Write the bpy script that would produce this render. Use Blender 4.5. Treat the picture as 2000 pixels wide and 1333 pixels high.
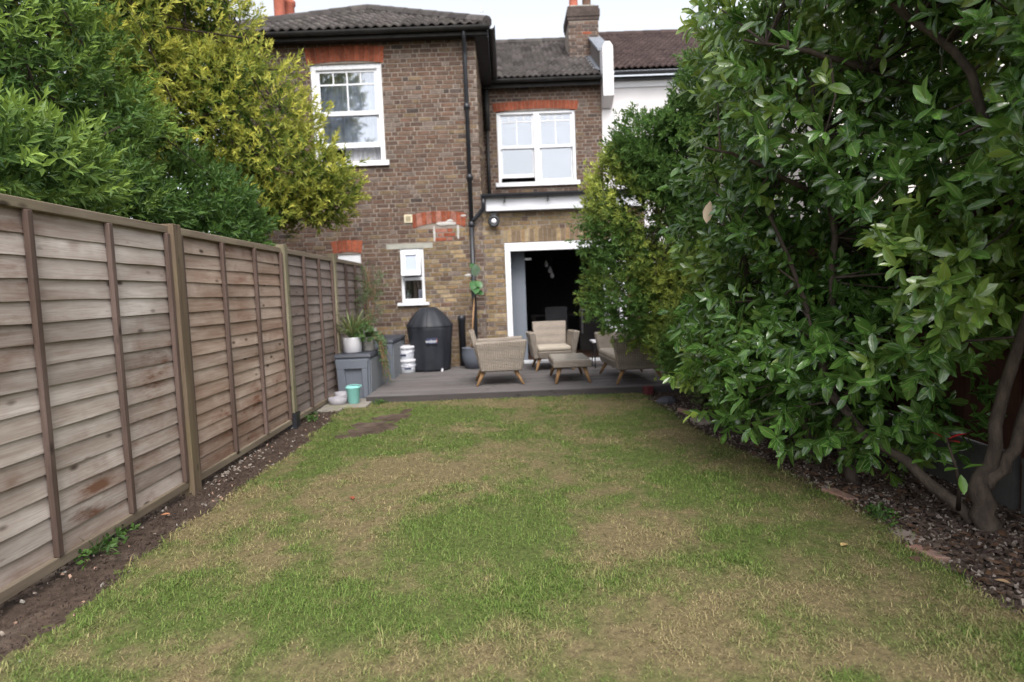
import bpy, math, random
import numpy as np
from mathutils import Vector, Matrix

random.seed(7)
RNG = np.random.default_rng(11)
scene = bpy.context.scene
for o in list(bpy.data.objects):
    bpy.data.objects.remove(o)
COL = scene.collection
PI = math.pi

# ------------------------------------------------------------------ camera
cam_d = bpy.data.cameras.new('camera')
cam = bpy.data.objects.new('camera', cam_d)
COL.objects.link(cam)
scene.camera = cam
cam_d.sensor_width = 36.0
cam_d.lens = 22.5
cam_d.clip_start = 0.05
cam_d.clip_end = 1000
_R = Vector((0.99926195, -0.00639118, -0.03787761))
_U = Vector((0.03825759, 0.07696855, 0.99629925))
_F = Vector((0.00345214, 0.99701304, -0.07715626))
m = Matrix.Identity(4)
for i in range(3):
    m[i][0] = _R[i]; m[i][1] = _U[i]; m[i][2] = -_F[i]
m[2][3] = 1.32
cam.matrix_world = m
cam_d.dof.use_dof = True
cam_d.dof.focus_distance = 3.6
cam_d.dof.aperture_fstop = 1.8

# ------------------------------------------------------------------ sky and sun
SUN_EL, SUN_AZ = math.radians(50), math.radians(170)     # azimuth clockwise from +Y
world = bpy.data.worlds.new('World')
scene.world = world
world.use_nodes = True
wn = world.node_tree.nodes; wl = world.node_tree.links
wn.clear()
sky = wn.new('ShaderNodeTexSky'); sky.sky_type = 'NISHITA'; sky.sun_disc = False
sky.sun_elevation = SUN_EL; sky.sun_rotation = SUN_AZ
sky.air_density = 1.0; sky.dust_density = 3.0; sky.ozone_density = 1.0
hsv = wn.new('ShaderNodeHueSaturation'); hsv.inputs['Saturation'].default_value = 0.24
bg = wn.new('ShaderNodeBackground'); bg.inputs[1].default_value = 0.15
wo = wn.new('ShaderNodeOutputWorld')
wl.new(sky.outputs[0], hsv.inputs['Color']); wl.new(hsv.outputs[0], bg.inputs[0]); wl.new(bg.outputs[0], wo.inputs[0])

sun_d = bpy.data.lights.new('sun', 'SUN')
sun_d.energy = 1.25; sun_d.angle = math.radians(35); sun_d.color = (1.0, 0.95, 0.88)
sun = bpy.data.objects.new('sun', sun_d); COL.objects.link(sun)
sd = Vector((math.sin(SUN_AZ)*math.cos(SUN_EL), math.cos(SUN_AZ)*math.cos(SUN_EL), math.sin(SUN_EL)))
sun.rotation_euler = sd.to_track_quat('Z', 'Y').to_euler()
sun.location = (0, -6, 12)

vs = scene.view_settings
vs.view_transform = 'Standard'; vs.look = 'None'; vs.gamma = 1.0; vs.use_curve_mapping = False
vs.exposure = 1.12
scene.render.engine = 'CYCLES'
scene.cycles.max_bounces = 4
scene.cycles.diffuse_bounces = 2
scene.cycles.glossy_bounces = 2
scene.cycles.transmission_bounces = 2
scene.cycles.transparent_max_bounces = 8

# ------------------------------------------------------------------ helpers: materials
def _noise(nt, vec, scale, detail=4, rough=0.55, w=None):
    n = nt.nodes.new('ShaderNodeTexNoise')
    if w is not None:
        n.noise_dimensions = '4D'; nt.links.new(w, n.inputs['W'])
    n.inputs['Scale'].default_value = scale; n.inputs['Detail'].default_value = detail
    n.inputs['Roughness'].default_value = rough
    nt.links.new(vec, n.inputs['Vector'])
    return n

def _mix(nt, fac, a, b):
    x = nt.nodes.new('ShaderNodeMix'); x.data_type = 'RGBA'
    if isinstance(fac, (int, float)): x.inputs[0].default_value = fac
    else: nt.links.new(fac, x.inputs[0])
    for s, v in ((6, a), (7, b)):
        if isinstance(v, tuple): x.inputs[s].default_value = (*v[:3], 1)
        else: nt.links.new(v, x.inputs[s])
    return x.outputs[2]

def _ramp(nt, fac, lo, hi):
    r = nt.nodes.new('ShaderNodeMapRange'); r.clamp = True
    r.inputs[1].default_value = lo; r.inputs[2].default_value = hi
    nt.links.new(fac, r.inputs[0])
    return r.outputs[0]

def _start(name):
    mt = bpy.data.materials.new(name); mt.use_nodes = True
    nt = mt.node_tree
    b = nt.nodes['Principled BSDF']
    return mt, nt, b

def M(name, c1, c2=None, scale=6.0, rough=0.7, bump=0.0, bscale=60.0, metal=0.0, stretch=(1, 1, 1), spec=0.35, rvar=0.0, lo=0.35, hi=0.65, c3=None, s3=1.2):
    """two-tone noise material with fine bump; object coordinates plus a random offset for each object"""
    mt, nt, b = _start(name)
    tc = nt.nodes.new('ShaderNodeTexCoord'); oi = nt.nodes.new('ShaderNodeObjectInfo')
    mp = nt.nodes.new('ShaderNodeMapping'); mp.inputs['Scale'].default_value = stretch
    nt.links.new(tc.outputs['Object'], mp.inputs[0])
    rw = nt.nodes.new('ShaderNodeMath'); rw.operation = 'MULTIPLY'; rw.inputs[1].default_value = 37.0
    nt.links.new(oi.outputs['Random'], rw.inputs[0])
    c2 = c2 or tuple(x*0.75 for x in c1)
    n = _noise(nt, mp.outputs[0], scale, 5, 0.6, rw.outputs[0])
    col = _mix(nt, _ramp(nt, n.outputs[0], lo, hi), c1, c2)
    if c3:
        n3 = _noise(nt, mp.outputs[0], s3, 4, 0.6, rw.outputs[0])
        col = _mix(nt, _ramp(nt, n3.outputs[0], 0.52, 0.68), col, c3)
    if rvar:
        h = nt.nodes.new('ShaderNodeHueSaturation')
        r = nt.nodes.new('ShaderNodeMapRange'); r.inputs[3].default_value = 1-rvar; r.inputs[4].default_value = 1+rvar
        nt.links.new(oi.outputs['Random'], r.inputs[0]); nt.links.new(r.outputs[0], h.inputs['Value'])
        nt.links.new(col, h.inputs['Color']); col = h.outputs[0]
    nt.links.new(col, b.inputs['Base Color'])
    b.inputs['Roughness'].default_value = rough; b.inputs['Metallic'].default_value = metal
    b.inputs['Specular IOR Level'].default_value = spec
    if bump:
        nb = _noise(nt, mp.outputs[0], bscale, 5, 0.65)
        bp = nt.nodes.new('ShaderNodeBump'); bp.inputs['Strength'].default_value = bump; bp.inputs['Distance'].default_value = 0.01
        nt.links.new(nb.outputs[0], bp.inputs['Height']); nt.links.new(bp.outputs[0], b.inputs['Normal'])
    return mt

def wood(name, base, light, dark, stain, staina=0.5, axis=1, rvar=0.16):
    mt, nt, b = _start(name)
    tc = nt.nodes.new('ShaderNodeTexCoord'); oi = nt.nodes.new('ShaderNodeObjectInfo'); geo = nt.nodes.new('ShaderNodeNewGeometry')
    rw = nt.nodes.new('ShaderNodeMath'); rw.operation = 'MULTIPLY'; rw.inputs[1].default_value = 53.0
    nt.links.new(oi.outputs['Random'], rw.inputs[0])
    mp = nt.nodes.new('ShaderNodeMapping'); s = [30, 30, 30]; s[axis] = 1.3; mp.inputs['Scale'].default_value = s
    nt.links.new(tc.outputs['Object'], mp.inputs[0])
    grain = _noise(nt, mp.outputs[0], 1.6, 6, 0.62, rw.outputs[0])
    mp2 = nt.nodes.new('ShaderNodeMapping'); s = [5, 5, 5]; s[axis] = 1.0; mp2.inputs['Scale'].default_value = s
    nt.links.new(tc.outputs['Object'], mp2.inputs[0])
    blot = _noise(nt, mp2.outputs[0], 1.1, 4, 0.55, rw.outputs[0])
    col = _mix(nt, _ramp(nt, grain.outputs[0], 0.3, 0.72), dark, base)
    col = _mix(nt, _ramp(nt, blot.outputs[0], 0.42, 0.68), col, light)
    mpf = nt.nodes.new('ShaderNodeMapping'); sf = [170, 170, 170]; sf[axis] = 5.0; mpf.inputs['Scale'].default_value = sf
    nt.links.new(tc.outputs['Object'], mpf.inputs[0])
    fine = _noise(nt, mpf.outputs[0], 1.0, 4, 0.7, rw.outputs[0])
    ff = nt.nodes.new('ShaderNodeMath'); ff.operation = 'MULTIPLY'; ff.inputs[1].default_value = 0.5
    nt.links.new(_ramp(nt, fine.outputs[0], 0.52, 0.34), ff.inputs[0])
    col = _mix(nt, ff.outputs[0], col, dark)
    st = _noise(nt, geo.outputs['Position'], 1.15, 4, 0.6)
    st2 = _noise(nt, mp2.outputs[0], 2.2, 5, 0.65, rw.outputs[0])
    mul = nt.nodes.new('ShaderNodeMath'); mul.operation = 'MULTIPLY'
    nt.links.new(_ramp(nt, st.outputs[0], 0.43, 0.60), mul.inputs[0]); nt.links.new(_ramp(nt, st2.outputs[0], 0.42, 0.62), mul.inputs[1])
    mul2 = nt.nodes.new('ShaderNodeMath'); mul2.operation = 'MULTIPLY'; mul2.inputs[1].default_value = staina
    nt.links.new(mul.outputs[0], mul2.inputs[0])
    col = _mix(nt, mul2.outputs[0], col, stain)
    # knots
    mp3 = nt.nodes.new('ShaderNodeMapping'); s = [13, 13, 13]; s[axis] = 5.2; mp3.inputs['Scale'].default_value = s
    nt.links.new(tc.outputs['Object'], mp3.inputs[0])
    vo = nt.nodes.new('ShaderNodeTexVoronoi'); vo.voronoi_dimensions = '4D'; vo.inputs['Scale'].default_value = 1.0
    nt.links.new(mp3.outputs[0], vo.inputs['Vector']); nt.links.new(rw.outputs[0], vo.inputs['W'])
    k = _ramp(nt, vo.outputs['Distance'], 0.25, 0.10)
    col = _mix(nt, k, col, tuple(x*0.4 for x in dark))
    h = nt.nodes.new('ShaderNodeHueSaturation')
    r = nt.nodes.new('ShaderNodeMapRange'); r.inputs[3].default_value = 1-rvar; r.inputs[4].default_value = 1+rvar
    nt.links.new(oi.outputs['Random'], r.inputs[0]); nt.links.new(r.outputs[0], h.inputs['Value']); nt.links.new(col, h.inputs['Color'])
    nt.links.new(h.outputs[0], b.inputs['Base Color'])
    b.inputs['Roughness'].default_value = 0.85; b.inputs['Specular IOR Level'].default_value = 0.2
    bp = nt.nodes.new('ShaderNodeBump'); bp.inputs['Strength'].default_value = 0.5; bp.inputs['Distance'].default_value = 0.004
    nt.links.new(grain.outputs[0], bp.inputs['Height']); nt.links.new(bp.outputs[0], b.inputs['Normal'])
    return mt

def leafmat(name, dark, light, tipc, rough=0.45, spec=0.4, trans=0.25, rib=False):
    """leaf material: per-leaf attribute rnd picks the green, attribute tip mixes in the colour of the young shoots"""
    mt, nt, b = _start(name)
    a1 = nt.nodes.new('ShaderNodeAttribute'); a1.attribute_name = 'rnd'
    a2 = nt.nodes.new('ShaderNodeAttribute'); a2.attribute_name = 'tip'
    col = _mix(nt, a1.outputs['Fac'], dark, light)
    col = _mix(nt, a2.outputs['Fac'], col, tipc)
    if rib:
        a3 = nt.nodes.new('ShaderNodeAttribute'); a3.attribute_name = 'rib'
        tcr = nt.nodes.new('ShaderNodeNewGeometry'); nz = _noise(nt, tcr.outputs['Position'], 26, 3, 0.6)
        col = _mix(nt, _ramp(nt, nz.outputs[0], 0.55, 0.75), col, tuple(x*1.5 for x in light))
        col = _mix(nt, _ramp(nt, a3.outputs['Fac'], 0.86, 1.0), col, (.24, .32, .12))
    nt.links.new(col, b.inputs['Base Color'])
    b.inputs['Roughness'].default_value = rough; b.inputs['Specular IOR Level'].default_value = spec
    t = nt.nodes.new('ShaderNodeBsdfTranslucent')
    h = nt.nodes.new('ShaderNodeHueSaturation'); h.inputs['Hue'].default_value = 0.485; h.inputs['Value'].default_value = 1.6
    nt.links.new(col, h.inputs['Color']); nt.links.new(h.outputs[0], t.inputs['Color'])
    mx = nt.nodes.new('ShaderNodeMixShader'); mx.inputs[0].default_value = trans
    out = nt.nodes['Material Output']
    nt.links.new(b.outputs[0], mx.inputs[1]); nt.links.new(t.outputs[0], mx.inputs[2]); nt.links.new(mx.outputs[0], out.inputs[0])
    return mt

def glassmat(name, tint=(0.9, 0.95, 1.0), refl=0.35):
    mt = bpy.data.materials.new(name); mt.use_nodes = True
    nt = mt.node_tree; nt.nodes.clear()
    out = nt.nodes.new('ShaderNodeOutputMaterial')
    tr = nt.nodes.new('ShaderNodeBsdfTransparent'); tr.inputs[0].default_value = (*tint, 1)
    gl = nt.nodes.new('ShaderNodeBsdfGlossy'); gl.inputs['Roughness'].default_value = 0.03; gl.inputs[0].default_value = (0.95, 0.97, 1, 1)
    tc = nt.nodes.new('ShaderNodeTexCoord'); n = _noise(nt, tc.outputs['Object'], 2.5, 2, 0.5)
    bp = nt.nodes.new('ShaderNodeBump'); bp.inputs['Strength'].default_value = 0.03; bp.inputs['Distance'].default_value = 0.05
    nt.links.new(n.outputs[0], bp.inputs['Height']); nt.links.new(bp.outputs[0], gl.inputs['Normal'])
    fr = nt.nodes.new('ShaderNodeFresnel'); fr.inputs[0].default_value = 1.5
    ad = nt.nodes.new('ShaderNodeMath'); ad.operation = 'ADD'; ad.inputs[1].default_value = refl
    nt.links.new(fr.outputs[0], ad.inputs[0])
    mx = nt.nodes.new('ShaderNodeMixShader')
    nt.links.new(ad.outputs[0], mx.inputs[0]); nt.links.new(tr.outputs[0], mx.inputs[1]); nt.links.new(gl.outputs[0], mx.inputs[2])
    nt.links.new(mx.outputs[0], out.inputs[0])
    return mt

def weavemat(name, c1, c2):
    mt, nt, b = _start(name)
    tc = nt.nodes.new('ShaderNodeTexCoord')
    ws = []
    for d in ('X', 'Y', 'Z'):
        w = nt.nodes.new('ShaderNodeTexWave'); w.bands_direction = d; w.inputs['Scale'].default_value = 11.0 if d != 'Z' else 16.0
        w.inputs['Distortion'].default_value = 0.6; w.inputs['Detail'].default_value = 1.0
        nt.links.new(tc.outputs['Object'], w.inputs['Vector']); ws.append(w.outputs['Fac'])
    a = nt.nodes.new('ShaderNodeMath'); a.operation = 'MULTIPLY'; nt.links.new(ws[0], a.inputs[0]); nt.links.new(ws[1], a.inputs[1])
    c = nt.nodes.new('ShaderNodeMath'); c.operation = 'ADD'; nt.links.new(a.outputs[0], c.inputs[0]); nt.links.new(ws[2], c.inputs[1])
    n = _noise(nt, tc.outputs['Object'], 9, 4, 0.6)
    ad = nt.nodes.new('ShaderNodeMath'); ad.operation = 'ADD'; nt.links.new(c.outputs[0], ad.inputs[0]); nt.links.new(n.outputs[0], ad.inputs[1])
    col = _mix(nt, _ramp(nt, ad.outputs[0], 0.5, 1.7), c1, c2)
    nt.links.new(col, b.inputs['Base Color']); b.inputs['Roughness'].default_value = 0.6
    bp = nt.nodes.new('ShaderNodeBump'); bp.inputs['Strength'].default_value = 0.7; bp.inputs['Distance'].default_value = 0.006
    nt.links.new(c.outputs[0], bp.inputs['Height']); nt.links.new(bp.outputs[0], b.inputs['Normal'])
    return mt

# ------------------------------------------------------------------ helpers: meshes and objects
class MB:
    """collects vertices and faces of one mesh"""
    def __init__(s):
        s.v = []; s.f = []; s.m = []
    def add(s, vs, fs, mi=0):
        o = len(s.v); s.v += [tuple(p) for p in vs]; s.f += [tuple(i+o for i in f) for f in fs]; s.m += [mi]*len(fs)
        return s
    def hexa(s, p, mi=0):      # 8 points: bottom ring then top ring
        return s.add(p, [(3, 2, 1, 0), (4, 5, 6, 7), (0, 1, 5, 4), (1, 2, 6, 5), (2, 3, 7, 6), (3, 0, 4, 7)], mi)
    def box(s, x0, x1, y0, y1, z0, z1, mi=0):
        return s.hexa([(x0, y0, z0), (x1, y0, z0), (x1, y1, z0), (x0, y1, z0), (x0, y0, z1), (x1, y0, z1), (x1, y1, z1), (x0, y1, z1)], mi)
    def tube(s, pts, rad, n=8, cap=True, mi=0):
        pts = [Vector(p) for p in pts]
        if isinstance(rad, (int, float)): rad = [rad]*len(pts)
        o = len(s.v); prev = None
        for i, p in enumerate(pts):
            t = (pts[min(i+1, len(pts)-1)]-pts[max(i-1, 0)]).normalized()
            if prev is None:
                a = Vector((0, 0, 1)) if abs(t.z) < 0.9 else Vector((1, 0, 0))
                u = t.cross(a).normalized()
            else:
                u = (prev - t*prev.dot(t)).normalized()
            prev = u; w = t.cross(u)
            for k in range(n):
                an = 2*PI*k/n
                s.v.append(tuple(p + (u*math.cos(an)+w*math.sin(an))*rad[i]))
        for i in range(len(pts)-1):
            for k in range(n):
                a = o+i*n+k; b2 = o+i*n+(k+1) % n
                s.f.append((a, b2, b2+n, a+n)); s.m.append(mi)
        if cap:
            s.f.append(tuple(o+k for k in reversed(range(n)))); s.m.append(mi)
            e = o+(len(pts)-1)*n
            s.f.append(tuple(e+k for k in range(n))); s.m.append(mi)
        return s
    def lathe(s, prof, n=24, c=(0, 0, 0), mi=0, wob=None):
        o = len(s.v)
        for i, (r, z) in enumerate(prof):
            for k in range(n):
                an = 2*PI*k/n
                rr = r*(wob(an, i) if wob else 1)
                s.v.append((c[0]+rr*math.cos(an), c[1]+rr*math.sin(an), c[2]+z))
        for i in range(len(prof)-1):
            for k in range(n):
                a = o+i*n+k; b2 = o+i*n+(k+1) % n
                s.f.append((a, b2, b2+n, a+n)); s.m.append(mi)
        s.f.append(tuple(o+k for k in reversed(range(n)))); s.m.append(mi)
        e = o+(len(prof)-1)*n
        s.f.append(tuple(e+k for k in range(n))); s.m.append(mi)
        return s
    def extrude(s, prof, p0, p1, mi=0):     # closed profile of (a, z) swept along x or y from p0 to p1
        p0 = Vector(p0); p1 = Vector(p1); t = (p1-p0).normalized(); side = Vector((t.y, -t.x, 0))
        o = len(s.v); n = len(prof)
        for p in (p0, p1):
            for a, z in prof: s.v.append(tuple(p+side*a+Vector((0, 0, z))))
        for k in range(n):
            s.f.append((o+k, o+(k+1) % n, o+n+(k+1) % n, o+n+k)); s.m.append(mi)
        s.f.append(tuple(o+k for k in reversed(range(n)))); s.f.append(tuple(o+n+k for k in range(n))); s.m += [mi, mi]
        return s
    def mesh(s, name, mats, smooth=False):
        me = bpy.data.meshes.new(name); me.from_pydata(s.v, [], s.f)
        for mt in (mats if isinstance(mats, (list, tuple)) else [mats]): me.materials.append(mt)
        if any(s.m): me.polygons.foreach_set('material_index', s.m)
        if smooth: me.polygons.foreach_set('use_smooth', [True]*len(me.polygons))
        me.validate(); me.update()
        return me

def npmesh(name, V, F, mat, attrs=None, smooth=False, mi=None):
    """mesh from numpy arrays; all faces have the same number of corners"""
    me = bpy.data.meshes.new(name)
    V = np.asarray(V, np.float32); F = np.asarray(F, np.int32); n = F.shape[1]
    me.vertices.add(len(V)); me.vertices.foreach_set('co', V.ravel())
    me.loops.add(F.size); me.loops.foreach_set('vertex_index', F.ravel())
    me.polygons.add(len(F)); me.polygons.foreach_set('loop_start', np.arange(0, F.size, n, dtype=np.int32))
    me.polygons.foreach_set('loop_total', np.full(len(F), n, np.int32))
    for mt in (mat if isinstance(mat, (list, tuple)) else [mat]): me.materials.append(mt)
    if mi is not None: me.polygons.foreach_set('material_index', np.asarray(mi, np.int32))
    me.polygons.foreach_set('use_smooth', np.full(len(F), bool(smooth)))
    for k, a in (attrs or {}).items():
        at = me.attributes.new(k, 'FLOAT', 'POINT'); at.data.foreach_set('value', np.asarray(a, np.float32))
    me.update(calc_edges=True)
    return me

def obj(name, me, parent=None, loc=None, kind=None):
    o = bpy.data.objects.new(name, me); COL.objects.link(o)
    if parent is not None:
        o.parent = parent
        if loc is None and parent.get('_w') : o.location = -Vector(parent.location)
    if loc is not None: o.location = loc
    if kind: o['kind'] = kind
    return o

def thing(name, label, cat, loc=(0, 0, 0), rotz=0.0, group=None, worldparts=False):
    o = bpy.data.objects.new(name, None); COL.objects.link(o)
    o.location = loc; o.rotation_euler = (0, 0, rotz); o.empty_display_size = 0.1
    o['label'] = label; o['category'] = cat
    if group: o['group'] = group
    if worldparts: o['_w'] = 1
    return o

def tag(o, label, cat, group=None):
    o['label'] = label; o['category'] = cat
    if group: o['group'] = group
    return o

def bevel(o, w=0.01, seg=2):
    md = o.modifiers.new('bevel', 'BEVEL'); md.width = w; md.segments = seg; md.limit_method = 'ANGLE'; md.angle_limit = math.radians(35)
    return o

def vnoise(x, y, seed=0):
    xi = np.floor(x).astype(np.int64); yi = np.floor(y).astype(np.int64); fx = x-xi; fy = y-yi
    fx = fx*fx*(3-2*fx); fy = fy*fy*(3-2*fy)
    def h(a, b):
        n = (a*374761393+b*668265263+seed*974711) & 0x7fffffff
        n = ((n ^ (n >> 13))*1274126177) & 0x7fffffff
        return ((n ^ (n >> 16)) & 0xffff)/65535.0
    return (h(xi, yi)*(1-fx)+h(xi+1, yi)*fx)*(1-fy)+(h(xi, yi+1)*(1-fx)+h(xi+1, yi+1)*fx)*fy

def fbm(x, y, seed=0, oc=4):
    s = 0; a = 1; t = 0
    for i in range(oc):
        s = s+a*vnoise(x*2**i+i*17.3, y*2**i-i*9.1, seed+i); t += a; a *= 0.55
    return s/t

def noise3(p, seed=0):
    return (vnoise(p[:, 0]+p[:, 2]*0.61, p[:, 1]-p[:, 2]*0.77, seed)+vnoise(p[:, 0]*0.8-p[:, 1]*0.5, p[:, 2]*1.1, seed+5))/2

# ------------------------------------------------------------------ materials
BR = {}
def brickmat(key, c):
    BR[key] = M('brick_'+key, c, tuple(x*0.48 for x in c), 17, 0.92, 0.8, 60, spec=0.12, rvar=0.13, lo=0.38, hi=0.72, c3=tuple(x*0.6 for x in c), s3=1.7)
for k, c in dict(brown=(0.178, 0.119, 0.09), darkbrown=(0.145, 0.098, 0.079), umber=(0.168, 0.104, 0.077), tan=(0.215, 0.155, 0.102),
                 yellow=(0.34, 0.25, 0.145), ochre=(0.28, 0.19, 0.108), grey=(0.21, 0.165, 0.14), soot=(0.10, 0.078, 0.07),
                 pale=(0.40, 0.31, 0.2), red=(0.35, 0.105, 0.06), redb=(0.28, 0.085, 0.05), pink=(0.36, 0.16, 0.12),
                 olive=(0.27, 0.20, 0.11)).items():
    brickmat(k, c)
BKEYS = list(BR); BMATS = [BR[k] for k in BKEYS]; BI = {k: i for i, k in enumerate(BKEYS)}
m_mortar = M('mortar', (0.30, 0.255, 0.22), (0.20, 0.17, 0.148), 7, 0.95, 0.4, 90, spec=0.1)
m_cement = M('pale_cement', (0.5, 0.48, 0.46), (0.38, 0.36, 0.34), 12, 0.95, 0.5, 60, spec=0.1)
m_white = M('white_paint', (0.78, 0.79, 0.82), (0.70, 0.71, 0.75), 3, 0.45, 0.06, 30, spec=0.4)
m_fascia = M('painted_fascia', (0.70, 0.71, 0.76), (0.55, 0.56, 0.60), 4, 0.55, 0.1, 20, stretch=(0.6, 1, 4))
m_black = M('black_plastic', (0.018, 0.02, 0.026), (0.028, 0.03, 0.036), 5, 0.42, 0.05, 40, spec=0.5)
m_gutter = M('weathered_black_gutter', (0.012, 0.012, 0.014), (0.03, 0.028, 0.026), 6, 0.6, 0.3, 30)
m_tile = M('concrete_roof_tile', (0.098, 0.088, 0.086), (0.05, 0.044, 0.044), 5, 0.9, 0.6, 60, rvar=0.30, spec=0.15, c3=(0.11, 0.10, 0.088), s3=2.5)
m_tile_b = M('brown_roof_tile', (0.082, 0.058, 0.054), (0.052, 0.038, 0.037), 5, 0.9, 0.6, 60, rvar=0.22, spec=0.15)
m_under = M('roof_underlay', (0.035, 0.032, 0.03), None, 4, 0.95)
m_lead = M('lead_flashing', (0.23, 0.25, 0.29), (0.16, 0.175, 0.2), 4, 0.55, 0.2, 20, spec=0.4)
m_render = M('white_render', (0.74, 0.72, 0.73), (0.66, 0.64, 0.65), 1.6, 0.9, 0.15, 50, spec=0.15)
m_terra = M('terracotta', (0.42, 0.13, 0.085), (0.30, 0.09, 0.06), 5, 0.85, 0.2, 40)
m_lintel = M('concrete_lintel', (0.40, 0.39, 0.35), (0.30, 0.30, 0.27), 9, 0.95, 0.4, 60, spec=0.1)
m_glass = glassmat('window_glass', (0.92, 0.95, 1.0), 0.14)
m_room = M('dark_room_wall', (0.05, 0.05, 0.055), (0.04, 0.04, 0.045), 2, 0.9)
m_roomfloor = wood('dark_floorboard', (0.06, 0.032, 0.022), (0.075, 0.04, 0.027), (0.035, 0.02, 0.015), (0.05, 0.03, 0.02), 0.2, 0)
m_greywall = M('blue_grey_wall', (0.17, 0.19, 0.225), (0.15, 0.17, 0.2), 2, 0.8)
m_curtain = M('white_voile', (0.72, 0.74, 0.8), (0.62, 0.64, 0.7), 3, 0.9)
m_blind = M('white_blind_slat', (0.68, 0.66, 0.68), (0.6, 0.58, 0.6), 3, 0.6)
m_slat_a = wood('weathered_larch_slat', (0.45, 0.39, 0.35), (0.61, 0.55, 0.51), (0.26, 0.195, 0.16), (0.135, 0.058, 0.03), 0.95)
m_slat_b = wood('warm_larch_slat', (0.44, 0.33, 0.265), (0.58, 0.475, 0.405), (0.235, 0.153, 0.11), (0.16, 0.066, 0.036), 0.95)
m_slat_c = wood('grey_larch_slat', (0.28, 0.228, 0.205), (0.37, 0.318, 0.295), (0.165, 0.125, 0.11), (0.13, 0.075, 0.06), 0.6)
m_batten = wood('brown_batten', (0.135, 0.095, 0.08), (0.18, 0.13, 0.115), (0.08, 0.055, 0.045), (0.13, 0.07, 0.045), 0.3, 2, 0.1)
m_rail = wood('fence_rail', (0.25, 0.205, 0.155), (0.32, 0.265, 0.205), (0.155, 0.118, 0.086), (0.22, 0.18, 0.09), 0.4, 1, 0.1)
m_post = wood('treated_post', (0.185, 0.138, 0.098), (0.235, 0.18, 0.132), (0.105, 0.076, 0.052), (0.14, 0.12, 0.05), 0.5, 2, 0.1)
m_post_g = wood('mossy_post', (0.25, 0.215, 0.15), (0.33, 0.29, 0.21), (0.14, 0.12, 0.08), (0.12, 0.13, 0.05), 0.6, 2, 0.1)
m_redboard = wood('red_brown_board', (0.09, 0.04, 0.028), (0.11, 0.05, 0.036), (0.05, 0.022, 0.016), (0.05, 0.022, 0.016), 0.4, 2, 0.12)
m_gravelboard = M('concrete_gravel_board', (0.10, 0.095, 0.092), (0.07, 0.067, 0.065), 6, 0.95, 0.3, 60)
m_deck = wood('grey_deck_board', (0.138, 0.128, 0.128), (0.172, 0.16, 0.16), (0.094, 0.086, 0.086), (0.12, 0.09, 0.075), 0.4, 0, 0.13)
m_teak = wood('teak_leg', (0.29, 0.175, 0.09), (0.35, 0.22, 0.12), (0.19, 0.108, 0.052), (0.2, 0.1, 0.04), 0.2, 2, 0.06)
m_rattan = weavemat('rattan_weave', (0.155, 0.128, 0.105), (0.335, 0.285, 0.238))
m_cushion = M('beige_cushion', (0.47, 0.41, 0.34), (0.42, 0.365, 0.30), 20, 0.95, 0.2, 200)
m_tabletop = M('frosted_glass_top', (0.33, 0.31, 0.275), (0.28, 0.265, 0.24), 3, 0.22, 0, spec=0.6)
m_store = M('grey_storage_plastic', (0.15, 0.165, 0.20), (0.125, 0.14, 0.17), 2, 0.6, 0.1, 30, spec=0.35)
m_store_l = M('light_grey_storage_plastic', (0.20, 0.215, 0.235), (0.17, 0.185, 0.2), 2, 0.6, 0.1, 30)
m_lid = M('charcoal_lid', (0.045, 0.05, 0.066), (0.06, 0.066, 0.085), 3, 0.5, 0.15, 40)
m_cover = M('black_fabric_cover', (0.014, 0.016, 0.022), (0.024, 0.027, 0.036), 4, 0.55, 0.25, 12, spec=0.45)
m_tub = M('white_tub_plastic', (0.72, 0.75, 0.80), (0.64, 0.68, 0.74), 4, 0.35)
m_tublabel = M('printed_tub_band', (0.42, 0.45, 0.53), (0.75, 0.76, 0.82), 9, 0.4, lo=0.44, hi=0.56, stretch=(1, 1, 1.6))
m_bluelabel = M('navy_print', (0.05, 0.06, 0.12), None, 5, 0.4)
m_mint = M('mint_plastic', (0.26, 0.60, 0.56), (0.24, 0.55, 0.52), 3, 0.4)
m_bowl = M('grey_ceramic', (0.36, 0.345, 0.375), (0.31, 0.295, 0.325), 5, 0.5)
m_potw = M('white_ceramic', (0.74, 0.73, 0.78), (0.68, 0.67, 0.72), 3, 0.35)
m_potg = M('grey_stone_pot', (0.30, 0.29, 0.28), (0.24, 0.23, 0.22), 6, 0.8, 0.3, 50)
m_potb = M('slate_blue_pot', (0.115, 0.125, 0.155), (0.09, 0.1, 0.125), 5, 0.7, 0.2, 40)
m_soil = M('garden_soil', (0.10, 0.072, 0.056), (0.055, 0.040, 0.031), 9, 1.0, 0.9, 55, spec=0.1, c3=(0.145, 0.112, 0.09), s3=3)
m_slab = M('mossy_paving_slab', (0.30, 0.27, 0.24), (0.22, 0.2, 0.17), 7, 0.95, 0.5, 40, c3=(0.2, 0.22, 0.1), s3=4)
m_cane = M('bamboo_cane', (0.36, 0.22, 0.12), (0.28, 0.16, 0.085), 8, 0.7)
m_bark = M('grey_brown_bark', (0.115, 0.09, 0.072), (0.06, 0.047, 0.04), 9, 0.95, 0.8, 45, stretch=(3, 3, 1), spec=0.1)
m_bark_d = M('dark_bark', (0.075, 0.055, 0.045), (0.045, 0.034, 0.03), 9, 0.95, 0.8, 45, stretch=(3, 3, 1), spec=0.1)
m_edge = M('worn_edging_brick', (0.36, 0.19, 0.15), (0.27, 0.2, 0.17), 9, 0.95, 0.6, 50, spec=0.1)
m_edge_p = M('pale_edging_brick', (0.34, 0.28, 0.245), (0.25, 0.2, 0.18), 9, 0.95, 0.6, 50, spec=0.1)
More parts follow.
